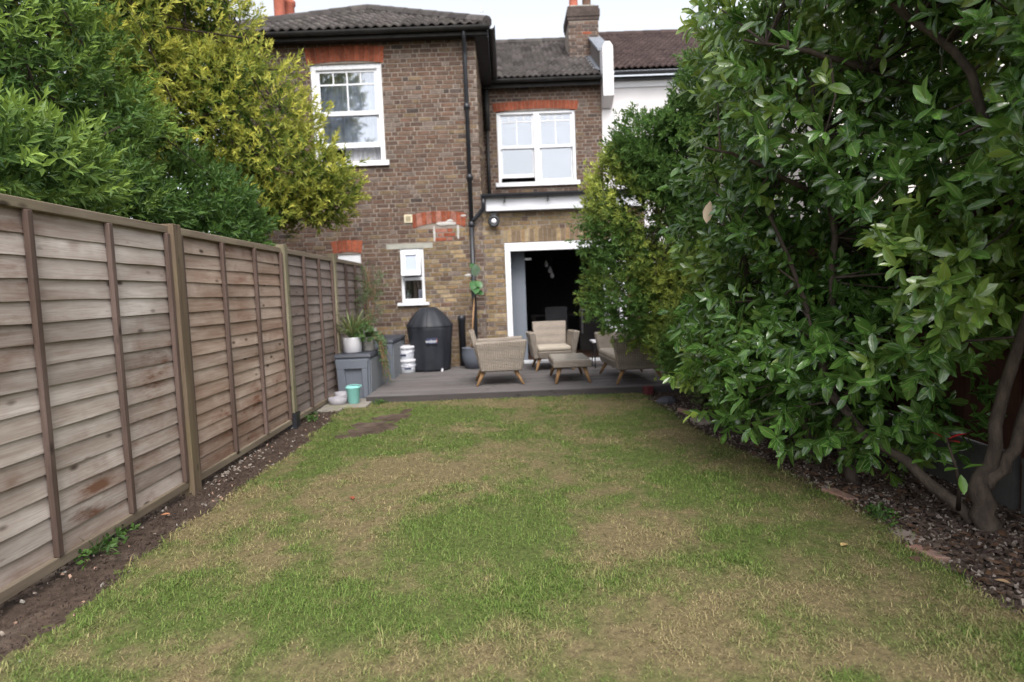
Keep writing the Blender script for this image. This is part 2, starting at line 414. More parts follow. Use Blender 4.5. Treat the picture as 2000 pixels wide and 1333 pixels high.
m_stone = M('dark_stone', (0.10, 0.10, 0.125), (0.07, 0.07, 0.085), 8, 0.85, 0.5, 40)
m_metal = M('brushed_metal', (0.5, 0.5, 0.52), None, 8, 0.35, metal=0.9)
m_chip = M('wood_chip', (0.11, 0.08, 0.065), (0.055, 0.038, 0.03), 30, 0.95, rvar=0.3)
m_palechip = M('pale_stone_chip', (0.34, 0.29, 0.25), (0.22, 0.18, 0.15), 30, 0.9)
m_deadleaf = M('dead_leaf', (0.11, 0.06, 0.035), (0.07, 0.042, 0.028), 25, 0.8)
m_plate = M('pale_vent_plastic', (0.62, 0.55, 0.40), (0.56, 0.49, 0.35), 4, 0.6)

# ------------------------------------------------------------------ ground
gm = MB(); gm.add([(-300, -100, -0.12), (300, -100, -0.12), (300, 500, -0.12), (-300, 500, -0.12)], [(0, 1, 2, 3)])
obj('ground', gm.mesh('ground', m_soil), kind='structure')

def grid(x0, x1, y0, y1, step, zf):
    nx = int((x1-x0)/step)+1; ny = int((y1-y0)/step)+1
    X, Y = np.meshgrid(np.linspace(x0, x1, nx), np.linspace(y0, y1, ny))
    X = X.ravel(); Y = Y.ravel()
    i = np.arange(nx*ny).reshape(ny, nx)
    F = np.stack([i[:-1, :-1].ravel(), i[:-1, 1:].ravel(), i[1:, 1:].ravel(), i[1:, :-1].ravel()], 1)
    return np.stack([X, Y, zf(X, Y)], 1), F, X, Y

V, F, X, Y = grid(-3.4, 3.4, -1.5, 10.88, 0.04, lambda x, y: -0.012+0.03*(fbm(x*5, y*5, 3)-0.5)+0.02*(fbm(x*19, y*19, 8, 2)-0.5))
obj('soil', npmesh('soil', V, F, m_soil, smooth=True), kind='structure')

def lawn_in(x, y):
    """signed distance-like: positive inside the lawn"""
    nl = 0.22*(fbm(y*1.6, y*0+2.0, 21)-0.5)+0.14*(fbm(x*5, y*5, 33)-0.5)
    xl = -1.93+0.05*np.clip(y-2, 0, 5)/5*0
    xr = np.interp(y, [0, 2.4, 3.0, 4.0, 4.7, 5.5, 6.1, 7.1, 8.0], [1.95, 1.95, 1.93, 1.90, 1.84, 1.72, 1.65, 1.6, 1.5])
    d = np.minimum(np.minimum(x-xl, xr-x), 7.80-y)+nl
    bare = ((x+1.40+0.18*(6.6-y))/0.30)**2+((y-6.6)/0.78)**2+2.4*(fbm(x*5, y*5, 5)-0.5)
    return np.minimum(d, (bare-0.9)*0.25)

def dryness(x, y):
    wx = x+0.5*(fbm(x*2.3, y*2.3, 91, 3)-0.5); wy = y+0.5*(fbm(x*2.3, y*2.3, 95, 3)-0.5)
    n = fbm(wx*1.7, wy*1.3, 41, 4)*0.62+fbm(wx*5.5, wy*5, 47, 4)*0.58
    n = n+0.5*(fbm(x*14, y*12, 43, 3)-0.5)
    d = (n-0.585)*2.3+0.37
    for cx, cy, rx, ry, a in [(-0.18, 3.45, .45, .34, -1.5), (-1.0, 2.75, .55, .3, -.9), (-0.75, 2.45, .5, .2, -.5), (-1.55, 5.3, .25, .8, -.45), (-1.0, 6.9, .6, .5, -.8),
                              (-.2, 6.6, .6, .4, -.35), (.9, 4.9, .5, .45, -.5), (1.2, 4.2, .3, .4, -.45), (.15, 2.7, .35, .25, -.5), (1.1, 3.2, .3, .3, -.4), (1.0, 6.2, .5, .5, -.35),
                              (.3, 5.7, .7, .35, -.3), (-.55, 4.7, .75, .45, .75), (-1.05, 3.9, .4, .35, .7), (.62, 3.3, .4, .35, .75), (.5, 7.3, 1.2, .25, .45), (.85, 6.9, .4, .4, .35),
                              (-1.35, 3.1, .5, .35, .45), (1.3, 2.7, .3, .3, .3), (-.4, 2.2, .6, .2, .2), (.6, 2.3, .4, .2, .2), (1.2, 2.3, .35, .2, -.25), (1.5, 5.6, .25, .5, .35), (-1.8, 4.4, .2, 1.4, .35), (1.6, 3.6, .25, 1, .2), (1.3, 2.5, .6, .3, .4), (.1, 2.15, .6, .2, .35)]:
        d = d+a*np.exp(-((x-cx)/rx)**2-((y-cy)/ry)**2)
    return np.clip(d, 0, 1)

def grassmat(name, ground=False):
    mt, nt, b = _start(name)
    a = nt.nodes.new('ShaderNodeAttribute'); a.attribute_name = 'dry'
    r = nt.nodes.new('ShaderNodeAttribute'); r.attribute_name = 'rnd'
    tc = nt.nodes.new('ShaderNodeTexCoord')
    n = _noise(nt, tc.outputs['Object'], 40, 5, 0.7)
    nf = _noise(nt, tc.outputs['Object'], 130, 4, 0.8)
    am_ = nt.nodes.new('ShaderNodeMath'); am_.operation = 'ADD'; nt.links.new(n.outputs[0], am_.inputs[0]); nt.links.new(nf.outputs[0], am_.inputs[1])
    gf = _ramp(nt, am_.outputs[0], 0.78, 1.25)
    g = _mix(nt, r.outputs['Fac'], (0.065, 0.118, 0.019), (0.145, 0.215, 0.05))
    s = _mix(nt, r.outputs['Fac'], (0.165, 0.128, 0.062), (0.36, 0.295, 0.155))
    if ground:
        g = _mix(nt, gf, (0.034, 0.045, 0.012), (0.12, 0.15, 0.042)); s = _mix(nt, gf, (0.075, 0.058, 0.032), (0.22, 0.175, 0.092))  # turf darker than the blades: shade between them put into the colour
    col = _mix(nt, a.outputs['Fac'], g, s)
    nt.links.new(col, b.inputs['Base Color']); b.inputs['Roughness'].default_value = 0.75; b.inputs['Specular IOR Level'].default_value = 0.2
    return mt
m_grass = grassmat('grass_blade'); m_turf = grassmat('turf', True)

V, F, X, Y = grid(-2.5, 2.3, -1.2, 7.9, 0.03, lambda x, y: np.clip(lawn_in(x, y)*0.25, -0.05, 0.012)+0.004+0.008*(fbm(x*9, y*9, 61, 2)-0.5))
d = dryness(X, Y)
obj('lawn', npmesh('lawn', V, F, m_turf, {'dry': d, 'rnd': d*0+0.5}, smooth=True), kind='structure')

def build_grass():
    P = []; 
    for (y0, y1, dens) in [(1.9, 3.0, 31000), (3.0, 4.5, 21000), (4.5, 6.2, 13000), (6.2, 7.9, 10000)]:
        n = int(4.5*(y1-y0)*dens)
        p = np.stack([RNG.uniform(-2.4, 2.1, n), RNG.uniform(y0, y1, n)], 1)
        P.append(p)
    P = np.concatenate(P)
    x, y = P[:, 0], P[:, 1]
    li = lawn_in(x, y)
    dens = np.clip((li+0.05)/0.16, 0, 1)*(0.5+1.0*fbm(x*9, y*9, 71, 3))
    dens = dens*np.clip((0.80-fbm(x*2.6+3, y*2.6, 111, 4))*8, 0.35, 1)+0.12*(li > 0.05)
    keep = RNG.random(len(P)) < dens
    x = x[keep]; y = y[keep]; n = len(x)
    dry = dryness(x, y)+RNG.normal(0, 0.22, n); 
    tuft = fbm(x*4, y*4, 77, 3)
    L = (0.014+0.026*RNG.random(n)**1.5)*(0.65+0.8*tuft)*(1-0.1*np.clip(dry, 0, 1))
    wild = RNG.random(n) < 0.008; L[wild] *= 1.9; dry[wild] += 0.3
    dry = np.clip(dry, 0, 1)
    az = RNG.uniform(0, 2*PI, n)+2.0*fbm(x*3, y*3, 81, 2); lean = RNG.uniform(0.45, 1.35, n)+0.3*dry
    wd = RNG.uniform(0.0009, 0.0019, n)*(1+0.12*y)
    dx = np.cos(az); dy = np.sin(az); wx = -dy; wy = dx
    z0 = 0.004
    b = np.stack([x, y, np.full(n, z0)], 1); w = np.stack([wx*wd, wy*wd, 0*wd], 1)
    l1 = lean*0.55; l2 = np.minimum(lean*1.35, 1.75)
    mid = b+np.stack([dx*np.sin(l1), dy*np.sin(l1), np.cos(l1)], 1)*(L*0.55)[:, None]
    tip = mid+np.stack([dx*np.sin(l2), dy*np.sin(l2), np.cos(l2)], 1)*(L*0.5)[:, None]
    tip[:, 2] = np.maximum(tip[:, 2], 0.003)
    V = np.stack([b-w, b+w, mid+w*0.8, mid-w*0.8, tip], 1).reshape(-1, 3)
    o = (np.arange(n)*5)[:, None]
    F = np.concatenate([o+np.array([[0, 1, 2]]), o+np.array([[0, 2, 3]]), o+np.array([[3, 2, 4]])])
    rep = lambda a: np.repeat(a, 5)
    return npmesh('grass', V, F, m_grass, {'dry': rep(dry), 'rnd': rep(RNG.random(n))})
go = obj('grass', build_grass(), kind='stuff')
go['label'] = 'patchy green and straw-coloured mown grass of the lawn'; go['category'] = 'grass'

# ------------------------------------------------------------------ the brick house
W = 10.9          # front face of the wing and extension
RW = 13.4         # rear face of the main house
EAVE = 5.50
house = thing('brick_house', 'brown brick terraced house with hipped rear wing and open patio doors', 'house', (-1.2, W, 0), worldparts=True)

def wall_core(name, x0, x1, z0, z1, y, depth, holes, parent, mat=m_mortar):
    xs = sorted({x0, x1, *[h[0] for h in holes], *[h[1] for h in holes]}); zs = sorted({z0, z1, *[h[2] for h in holes], *[h[3] for h in holes]})
    xs = [v for v in xs if x0 <= v <= x1]; zs = [v for v in zs if z0 <= v <= z1]
    def solid(i, j):
        if not (0 <= i < len(xs)-1 and 0 <= j < len(zs)-1): return False
        cx = (xs[i]+xs[i+1])/2; cz = (zs[j]+zs[j+1])/2
        return not any(h[0] < cx < h[1] and h[2] < cz < h[3] for h in holes)
    b = MB(); ya, yb = y, y+depth
    for i in range(len(xs)-1):
        for j in range(len(zs)-1):
            if not solid(i, j): continue
            a, c, e, g = xs[i], xs[i+1], zs[j], zs[j+1]
            b.add([(a, ya, e), (c, ya, e), (c, ya, g), (a, ya, g)], [(0, 1, 2, 3)])
            b.add([(a, yb, e), (c, yb, e), (c, yb, g), (a, yb, g)], [(3, 2, 1, 0)])
            if not solid(i-1, j): b.add([(a, ya, e), (a, yb, e), (a, yb, g), (a, ya, g)], [(3, 2, 1, 0)])
            if not solid(i+1, j): b.add([(c, ya, e), (c, yb, e), (c, yb, g), (c, ya, g)], [(0, 1, 2, 3)])
            if not solid(i, j-1): b.add([(a, ya, e), (c, ya, e), (c, yb, e), (a, yb, e)], [(3, 2, 1, 0)])
            if not solid(i, j+1): b.add([(a, ya, g), (c, ya, g), (c, yb, g), (a, yb, g)], [(0, 1, 2, 3)])
    return obj(name, b.mesh(name, mat), parent)

COURSE = 0.0735
def lay_bricks(x0, x1, z0, z1, holes, colour):
    """Flemish bond: list of (x0, x1, z, colour)"""
    out = []; n = int(round((z1-z0)/COURSE))
    for c in range(n):
        z = z0+c*COURSE; zc = z+COURSE/2
        cut = [(h[0], h[1]) for h in holes if h[2] < zc < h[3]]
        x = x0-(0.0 if c % 2 else 0.158)-random.random()*0.02; st = True
        while x < x1:
            L = 0.210 if st else 0.105
            if random.random() < 0.12: L = 0.210
            a, b2 = max(x, x0), min(x+L-0.010, x1); x += L; st = not st
            segs = [(a, b2)]
            for h in cut:
                ns = []
                for s in segs:
                    if s[1] <= h[0] or s[0] >= h[1]: ns.append(s); continue
                    if s[0] < h[0]: ns.append((s[0], h[0]-0.004))
                    if s[1] > h[1]: ns.append((h[1]+0.004, s[1]))
                segs = ns
            for s in segs:
                if s[1]-s[0] > 0.025: out.append((s[0], s[1], z, colour((s[0]+s[1])/2, zc)))
    return out

def brick_stuff(bricks, plane, parent, name='brickwork', proud=0.007):
    """one mesh of bricks; plane('x', y) wall facing -Y at y, ('y', x) wall facing +X at x"""
    n = len(bricks); A = np.array([(b[0], b[1], b[2]) for b in bricks])
    j = RNG.normal(0, 0.0016, (n, 4))
    pr = proud+RNG.normal(0, 0.0018, n)
    xa = A[:, 0]+j[:, 0]; xb = A[:, 1]+j[:, 1]; za = A[:, 2]+0.0055+j[:, 2]*0.6; zb = A[:, 2]+COURSE-0.0045+j[:, 3]*0.6
    dd = np.full(n, 0.02)
    def P(u, dpt, z):
        return np.stack([u, plane[1]-pr+dpt*0+dpt, z], 1) if plane[0] == 'x' else np.stack([plane[1]+pr-dpt, u, z], 1)
    e = 0.004
    f4 = [P(xa+e, 0*dd, za+e), P(xb-e, 0*dd, za+e), P(xb-e, 0*dd, zb-e), P(xa+e, 0*dd, zb-e)]
    b4 = [P(xa, dd, za), P(xb, dd, za), P(xb, dd, zb), P(xa, dd, zb)]
    V = np.stack(f4+b4, 1).reshape(-1, 3); o = (np.arange(n)*8)[:, None]
    Q = [[0, 1, 2, 3], [4, 5, 1, 0], [5, 6, 2, 1], [6, 7, 3, 2], [7, 4, 0, 3]]
    F = np.concatenate([o+np.array([q]) for q in Q]); mi = np.tile([BI[b[3]] for b in bricks], 5)
    o = obj(name, npmesh(name, V, F, BMATS, mi=mi), parent); o['kind'] = 'stuff'
    return o

_bm = {}
def brick_object(b, y, parent, name='brick'):
    L = round((b[1]-b[0])/0.01)*0.01; key = (L, b[3])
    if key not in _bm:
        e = 0.004; h = COURSE-0.010
        k = MB(); k.add([(-L/2+e, 0, e), (L/2-e, 0, e), (L/2-e, 0, h-e), (-L/2+e, 0, h-e), (-L/2, 0.022, 0), (L/2, 0.022, 0), (L/2, 0.022, h), (-L/2, 0.022, h)],
                        [(0, 1, 2, 3), (4, 5, 1, 0), (5, 6, 2, 1), (6, 7, 3, 2), (7, 4, 0, 3)])
        _bm[key] = k.mesh('brick', BR[b[3]])
    o = obj(name, _bm[key], parent, ((b[0]+b[1])/2, y-0.007+random.gauss(0, 0.0015), b[2]+0.0055))
    o.scale = ((b[1]-b[0])/L, 1, 1)
    o.rotation_euler = (0, random.gauss(0, 0.006), 0)
    return o

def pick(*ws):
    ks = ws[0::2]; p = ws[1::2]
    return random.choices(ks, p)[0]
def col_wing(x, z):
    if -1.18 < x < -0.82 and 2.17 < z < 2.47: return pick('pink', 3, 'red', 1)
    if x > -0.50: return pick('grey', 5, 'darkbrown', 2, 'brown', 2)
    t = (x+1.5)*3+(2.4-z)*0.4
    if x > -1.5-random.random()*0.12 and z < 2.42 and random.random() < 0.92:
        return pick('yellow', 2.2, 'tan', 5, 'ochre', 2, 'pale', 1.2, 'brown', 2.2, 'olive', 2, 'grey', 1)
    if z < 1.25 and x > -2.2 and random.random() < 0.35: return pick('olive', 2, 'tan', 2)
    return pick('brown', 6, 'darkbrown', 4, 'umber', 3, 'tan', 1.3, 'ochre', 0.15, 'grey', 2, 'soot', 0.6)
def col_ext(x, z):
    if x < -0.36: return pick('grey', 4, 'darkbrown', 3, 'brown', 2)
    return pick('yellow', 4, 'tan', 3.5, 'ochre', 2.2, 'pale', 1.4, 'olive', 2.4, 'grey', 0.8, 'darkbrown', 0.5)
def col_rear(x, z):
    return pick('brown', 4, 'darkbrown', 4.5, 'umber', 3, 'tan', 1, 'grey', 1.5, 'soot', 1)

# wing
WX0, WX1 = -4.6, -0.39
h_big = (-3.13, -1.95, 3.58, 5.17)          # sash window
h_small = (-1.80, -1.40, 1.20, 2.10)        # small casement
h_left = (-2.85, -2.46, 1.00, 2.05)         # window behind the fence
wing_core_holes = [h_big, h_small, h_left]
wing = wall_core('wing_wall', WX0, WX1, -0.1, EAVE, W, 0.24, wing_core_holes, house)
arch_big = (-3.17, -1.91, 5.16, 5.46); arch_low = (-2.92, -2.44, 2.05, 2.29); arch_old = (-1.56, -0.67, 2.42, 2.64)
brick_holes = [h_big, h_small, h_left, arch_big, arch_low, arch_old, (-2.02, -1.24, 2.10, 2.19), (-1.87, -1.33, 1.15, 1.21), (-1.70, -1.55, 2.53, 2.67)]
bl = lay_bricks(WX0, WX1, 0.0, EAVE, brick_holes, col_wing)
vis = [b for b in bl if b[0] > -1.93 and b[1]-b[0] > 0.17 and b[2] > 0.95 and b[2] < 4.9]
vis.sort(key=lambda b: math.hypot(b[0], b[2]-1.32))
vis = vis[:255]; vset = set(id(b) for b in vis)
for b in vis: brick_object(b, W, wing)
brick_stuff([b for b in bl if id(b) not in vset], ('x', W), wing)

# side of the wing seen past the corner
side = MB().box(WX1-0.24, WX1, W+0.242, RW+0.3, -0.1, EAVE).mesh('wing_side_wall', m_mortar)
side = obj('wing_side_wall', side, house)
bs = lay_bricks(W+0.0, RW, 2.3, EAVE, [], lambda x, z: pick('tan', 3, 'grey', 4, 'brown', 3, 'pale', 1))
brick_stuff(bs, ('y', WX1+0.002), side)
# extension
EX1 = 2.35
h_door = (-0.03, 2.02, -0.05, 2.14)
ext = wall_core('extension_wall', WX1+0.004, EX1, -0.1, 2.90, W+0.02, 0.24, [h_door], house)
soldier = (-0.05, 2.02, 2.14, 2.37)
be = lay_bricks(WX1+0.006, EX1, 0.0, 2.68, [h_door, soldier], col_ext)
v2 = [b for b in be if b[1] < 0.02 and b[1]-b[0] > 0.15][:45]
vset = set(id(b) for b in v2)
for b in v2: brick_object(b, W+0.02, ext)
brick_stuff([b for b in be if id(b) not in vset], ('x', W+0.02), ext)
_sm = {}
x = -0.045
while x < 2.0:
    k = pick('yellow', 3, 'tan', 4, 'pale', 1.5, 'ochre', 2)
    if k not in _sm:
        s = MB(); s.box(-0.0325, 0.0325, 0, 0.02, 0, 0.216); _sm[k] = s.mesh('soldier_brick', BR[k])
    obj('soldier_brick', _sm[k], ext, (x+0.0325, W+0.012, 2.147)); x += 0.0755
# rear wall of the main house
h_rear = (-0.10, 1.51, 3.55, 4.99)
arch_rear = (-0.15, 1.56, 4.98, 5.19)
rear = wall_core('rear_wall', WX1+0.004, 2.06, 2.3, 5.55, RW, 0.24, [h_rear], house)
br = lay_bricks(WX1+0.006, 2.06, 2.9, 5.55, [h_rear, arch_rear, (-0.17, 1.58, 3.46, 3.56)], col_rear)
brick_stuff(br, ('x', RW), rear)

def arch_bricks(parent, x0, x1, zs, zt, rise, y, keys, n=None, skew=0.05, topflat=0.6):
    """segmental arch of red rubbers: each voussoir an object"""
    w = x1-x0; n = n or int(w/0.078); c = (x0+x1)/2
    zi = lambda u: zs+rise*(1-(2*u-1)**2)
    ze = lambda u: zt+rise*topflat*(1-(2*u-1)**2)-rise*topflat
    for i in range(n):
        u0 = i/n; u1 = (i+1)/n; g = 0.0035/w*1.0
        a0 = u0+g; a1 = u1-g
        sk = lambda u: (u-0.5)*2*skew
        k = MB()
        pb = [(x0+w*a0-sk(a0)*0, zi(a0)), (x0+w*a1, zi(a1))]
        pt = [(x0+w*a0+sk(a0)*0.6, ze(a0)), (x0+w*a1+sk(a1)*0.6, ze(a1))]
        pr = random.gauss(0, 0.0015)
        k.hexa([(pb[0][0], y-0.010+pr, pb[0][1]), (pb[1][0], y-0.010+pr, pb[1][1]), (pb[1][0], y+0.09, pb[1][1]), (pb[0][0], y+0.09, pb[0][1]),
                (pt[0][0], y-0.010+pr, pt[0][1]), (pt[1][0], y-0.010+pr, pt[1][1]), (pt[1][0], y+0.09, pt[1][1]), (pt[0][0], y+0.09, pt[0][1])])
        o = obj('arch_brick', k.mesh('arch_brick', BR[random.choice(keys)]), parent)
RED = ['red', 'red', 'red', 'redb']
arch_bricks(wing, arch_big[0], arch_big[1], 5.165, 5.455, 0.045, W, RED)
arch_bricks(wing, arch_low[0], arch_low[1], 2.06, 2.285, 0.03, W, ['red', 'redb', 'red'])
arch_bricks(wing, arch_old[0], arch_old[1], 2.43, 2.715, 0.09, W, ['red', 'redb', 'pink', 'red'], skew=0.03)
arch_bricks(rear, arch_rear[0], arch_rear[1], 4.975, 5.185, 0.05, RW, RED)
# cement smears round the pink patch
k = MB()
def blotch(k, cx, cz, rx, rz, y, n=14):
    pts = []
    for i in range(n):
        a = 2*PI*i/n; r = random.uniform(0.75, 1.15)
        pts.append((cx+rx*r*math.cos(a), y-random.uniform(0.004, 0.006), cz+rz*r*math.sin(a)))
    c = [(cx, y-0.012, cz)]
    k.add(pts+c, [(i, (i+1) % n, n) for i in range(n)])
for a in [(-0.99, 2.50, 0.19, 0.035), (-0.80, 2.36, 0.025, 0.13), (-1.20, 2.33, 0.02, 0.13), (-0.93, 2.545, 0.06, 0.03), (-0.70, 2.62, .05, .02), (-.65, 1.62, .07, .03)]:
    blotch(k, a[0], a[1], a[2], a[3], W-0.006)
obj('cement_smear', k.mesh('cement_smear', m_cement), wing)
obj('lintel', MB().box(-2.02, -1.24, W-0.012, W+0.1, 2.105, 2.185).mesh('lintel', m_lintel), wing)

# ---- windows
def bars(k, pts, mi=0):
    for p in pts: k.box(*p, mi)
def pane(parent, x0, x1, z0, z1, y):
    k = MB(); k.add([(x0, y, z0), (x1, y, z0), (x1, y, z1), (x0, y, z1), (x0, y+0.006, z0), (x1, y+0.006, z0), (x1, y+0.006, z1), (x0, y+0.006, z1)],
                    [(0, 1, 2, 3), (7, 6, 5, 4)])
    return obj('pane', k.mesh('pane', m_glass), parent)
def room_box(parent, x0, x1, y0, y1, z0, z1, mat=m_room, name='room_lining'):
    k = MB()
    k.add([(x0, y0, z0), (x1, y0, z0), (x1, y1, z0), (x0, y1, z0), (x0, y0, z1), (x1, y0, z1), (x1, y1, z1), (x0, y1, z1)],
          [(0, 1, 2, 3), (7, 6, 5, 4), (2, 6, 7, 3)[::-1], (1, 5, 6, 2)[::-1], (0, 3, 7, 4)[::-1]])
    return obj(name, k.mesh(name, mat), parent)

# big sash window of the wing
y = W
win = obj('sash_window', None, house); win.location = -Vector(house.location)
x0, x1, z0, z1 = h_big
k = MB()
bars(k, [(x0+.002, x0+.085, y+.03, y+.15, z0, z1), (x1-.085, x1-.002, y+.03, y+.15, z0, z1)])
nseg = 12
for i in range(nseg):
    u0 = i/nseg; u1 = (i+1)/nseg; f = lambda u: 5.163+0.045*(1-(2*u-1)**2)
    xa = x0+.002+(x1-x0-.004)*u0; xb = x0+.002+(x1-x0-.004)*u1
    k.hexa([(xa, y+.028, 5.085), (xb, y+.028, 5.085), (xb, y+.15, 5.085), (xa, y+.15, 5.085), (xa, y+.028, f(u0)), (xb, y+.028, f(u1)), (xb, y+.15, f(u1)), (xa, y+.15, f(u0))])
bevel(obj('window_frame', k.mesh('window_frame', m_white), win), 0.006)
obj('window_sill', MB().box(x0-.07, x1+.06, y-.06, y+.12, 3.495, 3.578).mesh('window_sill', m_white), win)
us = MB(); sx0, sx1 = x0+.085, x1-.085
bars(us, [(sx0, sx0+.05, y+.06, y+.10, 4.35, 5.085), (sx1-.05, sx1, y+.06, y+.10, 4.35, 5.085), (sx0+.05, sx1-.05, y+.06, y+.10, 5.045, 5.085), (sx0+.05, sx1-.05, y+.06, y+.10, 4.35, 4.42),
          (sx0+.05, sx1-.05, y+.062, y+.09, 4.84, 4.865)])
cx = (sx0+sx1)/2
bars(us, [(cx-.011, cx+.011, y+.063, y+.092, 4.42, 4.84), (cx-.011, cx+.011, y+.063, y+.092, 4.865, 5.045)])
q = (sx1-sx0-.1)/4
for s in (-1, 1): bars(us, [(cx+s*q-.010, cx+s*q+.010, y+.063, y+.092, 4.865, 5.045)])
us = obj('upper_sash', us.mesh('upper_sash', m_white), win)
for i in range(4): pane(us, sx0+.05+i*q, sx0+.05+(i+1)*q, 4.865, 5.045, y+.075)
pane(us, sx0+.05, cx, 4.42, 4.84, y+.075); pane(us, cx, sx1-.05, 4.42, 4.84, y+.075)
ls = MB()
bars(ls, [(sx0, sx0+.05, y+.105, y+.145, 3.83, 4.41), (sx1-.05, sx1, y+.105, y+.145, 3.83, 4.41), (sx0+.05, sx1-.05, y+.105, y+.145, 4.345, 4.41), (sx0+.05, sx1-.05, y+.105, y+.145, 3.83, 3.915)])
ls = obj('lower_sash', ls.mesh('lower_sash', m_white), win)
pane(ls, sx0+.05, sx1-.05, 3.915, 4.345, y+.12)
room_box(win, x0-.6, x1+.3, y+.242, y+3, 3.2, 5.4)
def curtain(label, x0, x1, z0, z1, y, waves=9):
    k = MB(); n = waves*6; vs = []
    for j, z in enumerate((z0, (z0+z1)/2, z1)):
        for i in range(n+1):
            u = i/n; vs.append((x0+(x1-x0)*u, y+0.028*math.sin(u*waves*2*PI+j*0.3)*(0.7+0.3*math.sin(u*17)), z))
    fs = [(j*(n+1)+i, j*(n+1)+i+1, (j+1)*(n+1)+i+1, (j+1)*(n+1)+i) for j in range(2) for i in range(n)]
    k.add(vs, fs); o = obj('curtain', k.mesh('curtain', m_curtain, True)); return tag(o, label, 'curtain')
curtain('white voile curtain drawn across right side of the large sash window', -2.68, -1.98, 3.45, 5.15, W+.27, 8)
curtain('shorter pale curtain added to brighten the left half of the large sash window', -3.12, -2.66, 3.86, 5.15, W+.36, 4)  # added sheet, stands in for sky brightness reflected in the left panes

# small casement
y = W; x0, x1, z0, z1 = h_small
win2 = obj('casement_window', None, house); win2.location = -Vector(house.location)
k = MB(); bars(k, [(x0+.002, x0+.05, y+.01, y+.08, z0, z1), (x1-.05, x1-.002, y+.01, y+.08, z0, z1), (x0+.05, x1-.05, y+.01, y+.08, z1-.045, z1), (x0+.05, x1-.05, y+.01, y+.08, z0, z0+.06), (x0+.05, x1-.05, y+.01, y+.08, 1.57, 1.625)])
bevel(obj('window_frame', k.mesh('window_frame', m_white), win2), 0.006)
obj('window_sill', MB().box(x0-.07, x1+.065, y-.07, y+.06, 1.148, 1.198).mesh('window_sill', m_white), win2)
pane(win2, x0+.05, x1-.05, z0+.06, 1.57, y+.045)
cs = MB(); w2 = .165; hh = .43
bars(cs, [(-w2, -w2+.075, -.035, .02, -hh, 0), (w2-.075, w2, -.035, .02, -hh, 0), (-w2+.075, w2-.075, -.035, .02, -.075, 0), (-w2+.075, w2-.075, -.035, .02, -hh, -hh+.085)])
cs = obj('open_casement', cs.mesh('open_casement', m_white), win2, ((x0+x1)/2-.012, y-.005, 2.062)); cs.rotation_euler = (math.radians(-13), 0, 0)
bevel(cs, 0.006)
k = MB(); k.add([(-.09, -.01, -hh+.085), (.09, -.01, -hh+.085), (.09, -.01, -.075), (-.09, -.01, -.075)], [(0, 1, 2, 3)])
obj('pane', k.mesh('pane', M('frosted_pane', (.42, .47, .58), (.38, .43, .54), 3, .3, spec=.4)), cs)
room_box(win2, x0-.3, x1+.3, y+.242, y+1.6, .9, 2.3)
for nm, lab, xx, pr, mt in [('bottle', 'pale pump bottle standing inside the small window', -1.72, [(.035, 0), (.04, .02), (.04, .13), (.015, .16), (.012, .2), (.02, .21)], M('pale_green_bottle', (.42, .45, .36), None, 4, .4)),
                            ('box', 'white carton standing inside the small window at right', -1.48, None, m_potw)]:
    k = MB()
    if pr: k.lathe(pr, 14)
    else: k.box(-.05, .05, -.035, .035, 0, .2); k.box(-.048, .048, -.03, .03, .2, .212)
    o = obj(nm, k.mesh(nm, mt)); o.location = (xx, W+.16, 1.205); tag(o, lab, nm)
k = MB().box(-1.85, -1.35, W+.1, W+.24, 1.17, 1.203); obj('inner_sill', k.mesh('inner_sill', m_white), win2)

# window behind the fence
win3 = obj('fanlight_window', None, house); win3.location = -Vector(house.location)
x0, x1, z0, z1 = h_left; y = W
k = MB(); bars(k, [(x0+.002, x0+.05, y+.02, y+.1, z0, z1-.24), (x1-.05, x1-.002, y+.02, y+.1, z0, z1-.24), (x0+.002, x1-.002, y+.02, y+.1, z1-.24, z1+.02), (x0+.05, x1-.05, y+.02, y+.1, z0, z0+.06)])
obj('window_frame', k.mesh('window_frame', m_white), win3); pane(win3, x0+.05, x1-.05, z0+.06, z1-.24, y+.06)
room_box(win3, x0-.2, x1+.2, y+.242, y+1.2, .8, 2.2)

# rear sash pair
y = RW; x0, x1, z0, z1 = h_rear
win4 = obj('paired_sash_window', None, house); win4.location = -Vector(house.location)
mx0, mx1 = .655, .765
k = MB()
bars(k, [(x0+.002, x0+.06, y+.03, y+.15, z0, z1-.02), (x1-.06, x1-.002, y+.03, y+.15, z0, z1-.02), (mx0, mx1, y+.026, y+.15, z0, z1-.02)])
for i in range(nseg):
    u0 = i/nseg; u1 = (i+1)/nseg; f = lambda u: 4.972+0.05*(1-(2*u-1)**2)
    xa = x0+.002+(x1-x0-.004)*u0; xb = x0+.002+(x1-x0-.004)*u1
    k.hexa([(xa, y+.028, 4.93), (xb, y+.028, 4.93), (xb, y+.15, 4.93), (xa, y+.15, 4.93), (xa, y+.028, f(u0)), (xb, y+.028, f(u1)), (xb, y+.15, f(u1)), (xa, y+.15, f(u0))])
bevel(obj('window_frame', k.mesh('window_frame', m_white), win4), 0.006)
obj('window_sill', MB().box(x0-.06, x1+.06, y-.07, y+.12, 3.465, 3.548).mesh('window_sill', m_white), win4)
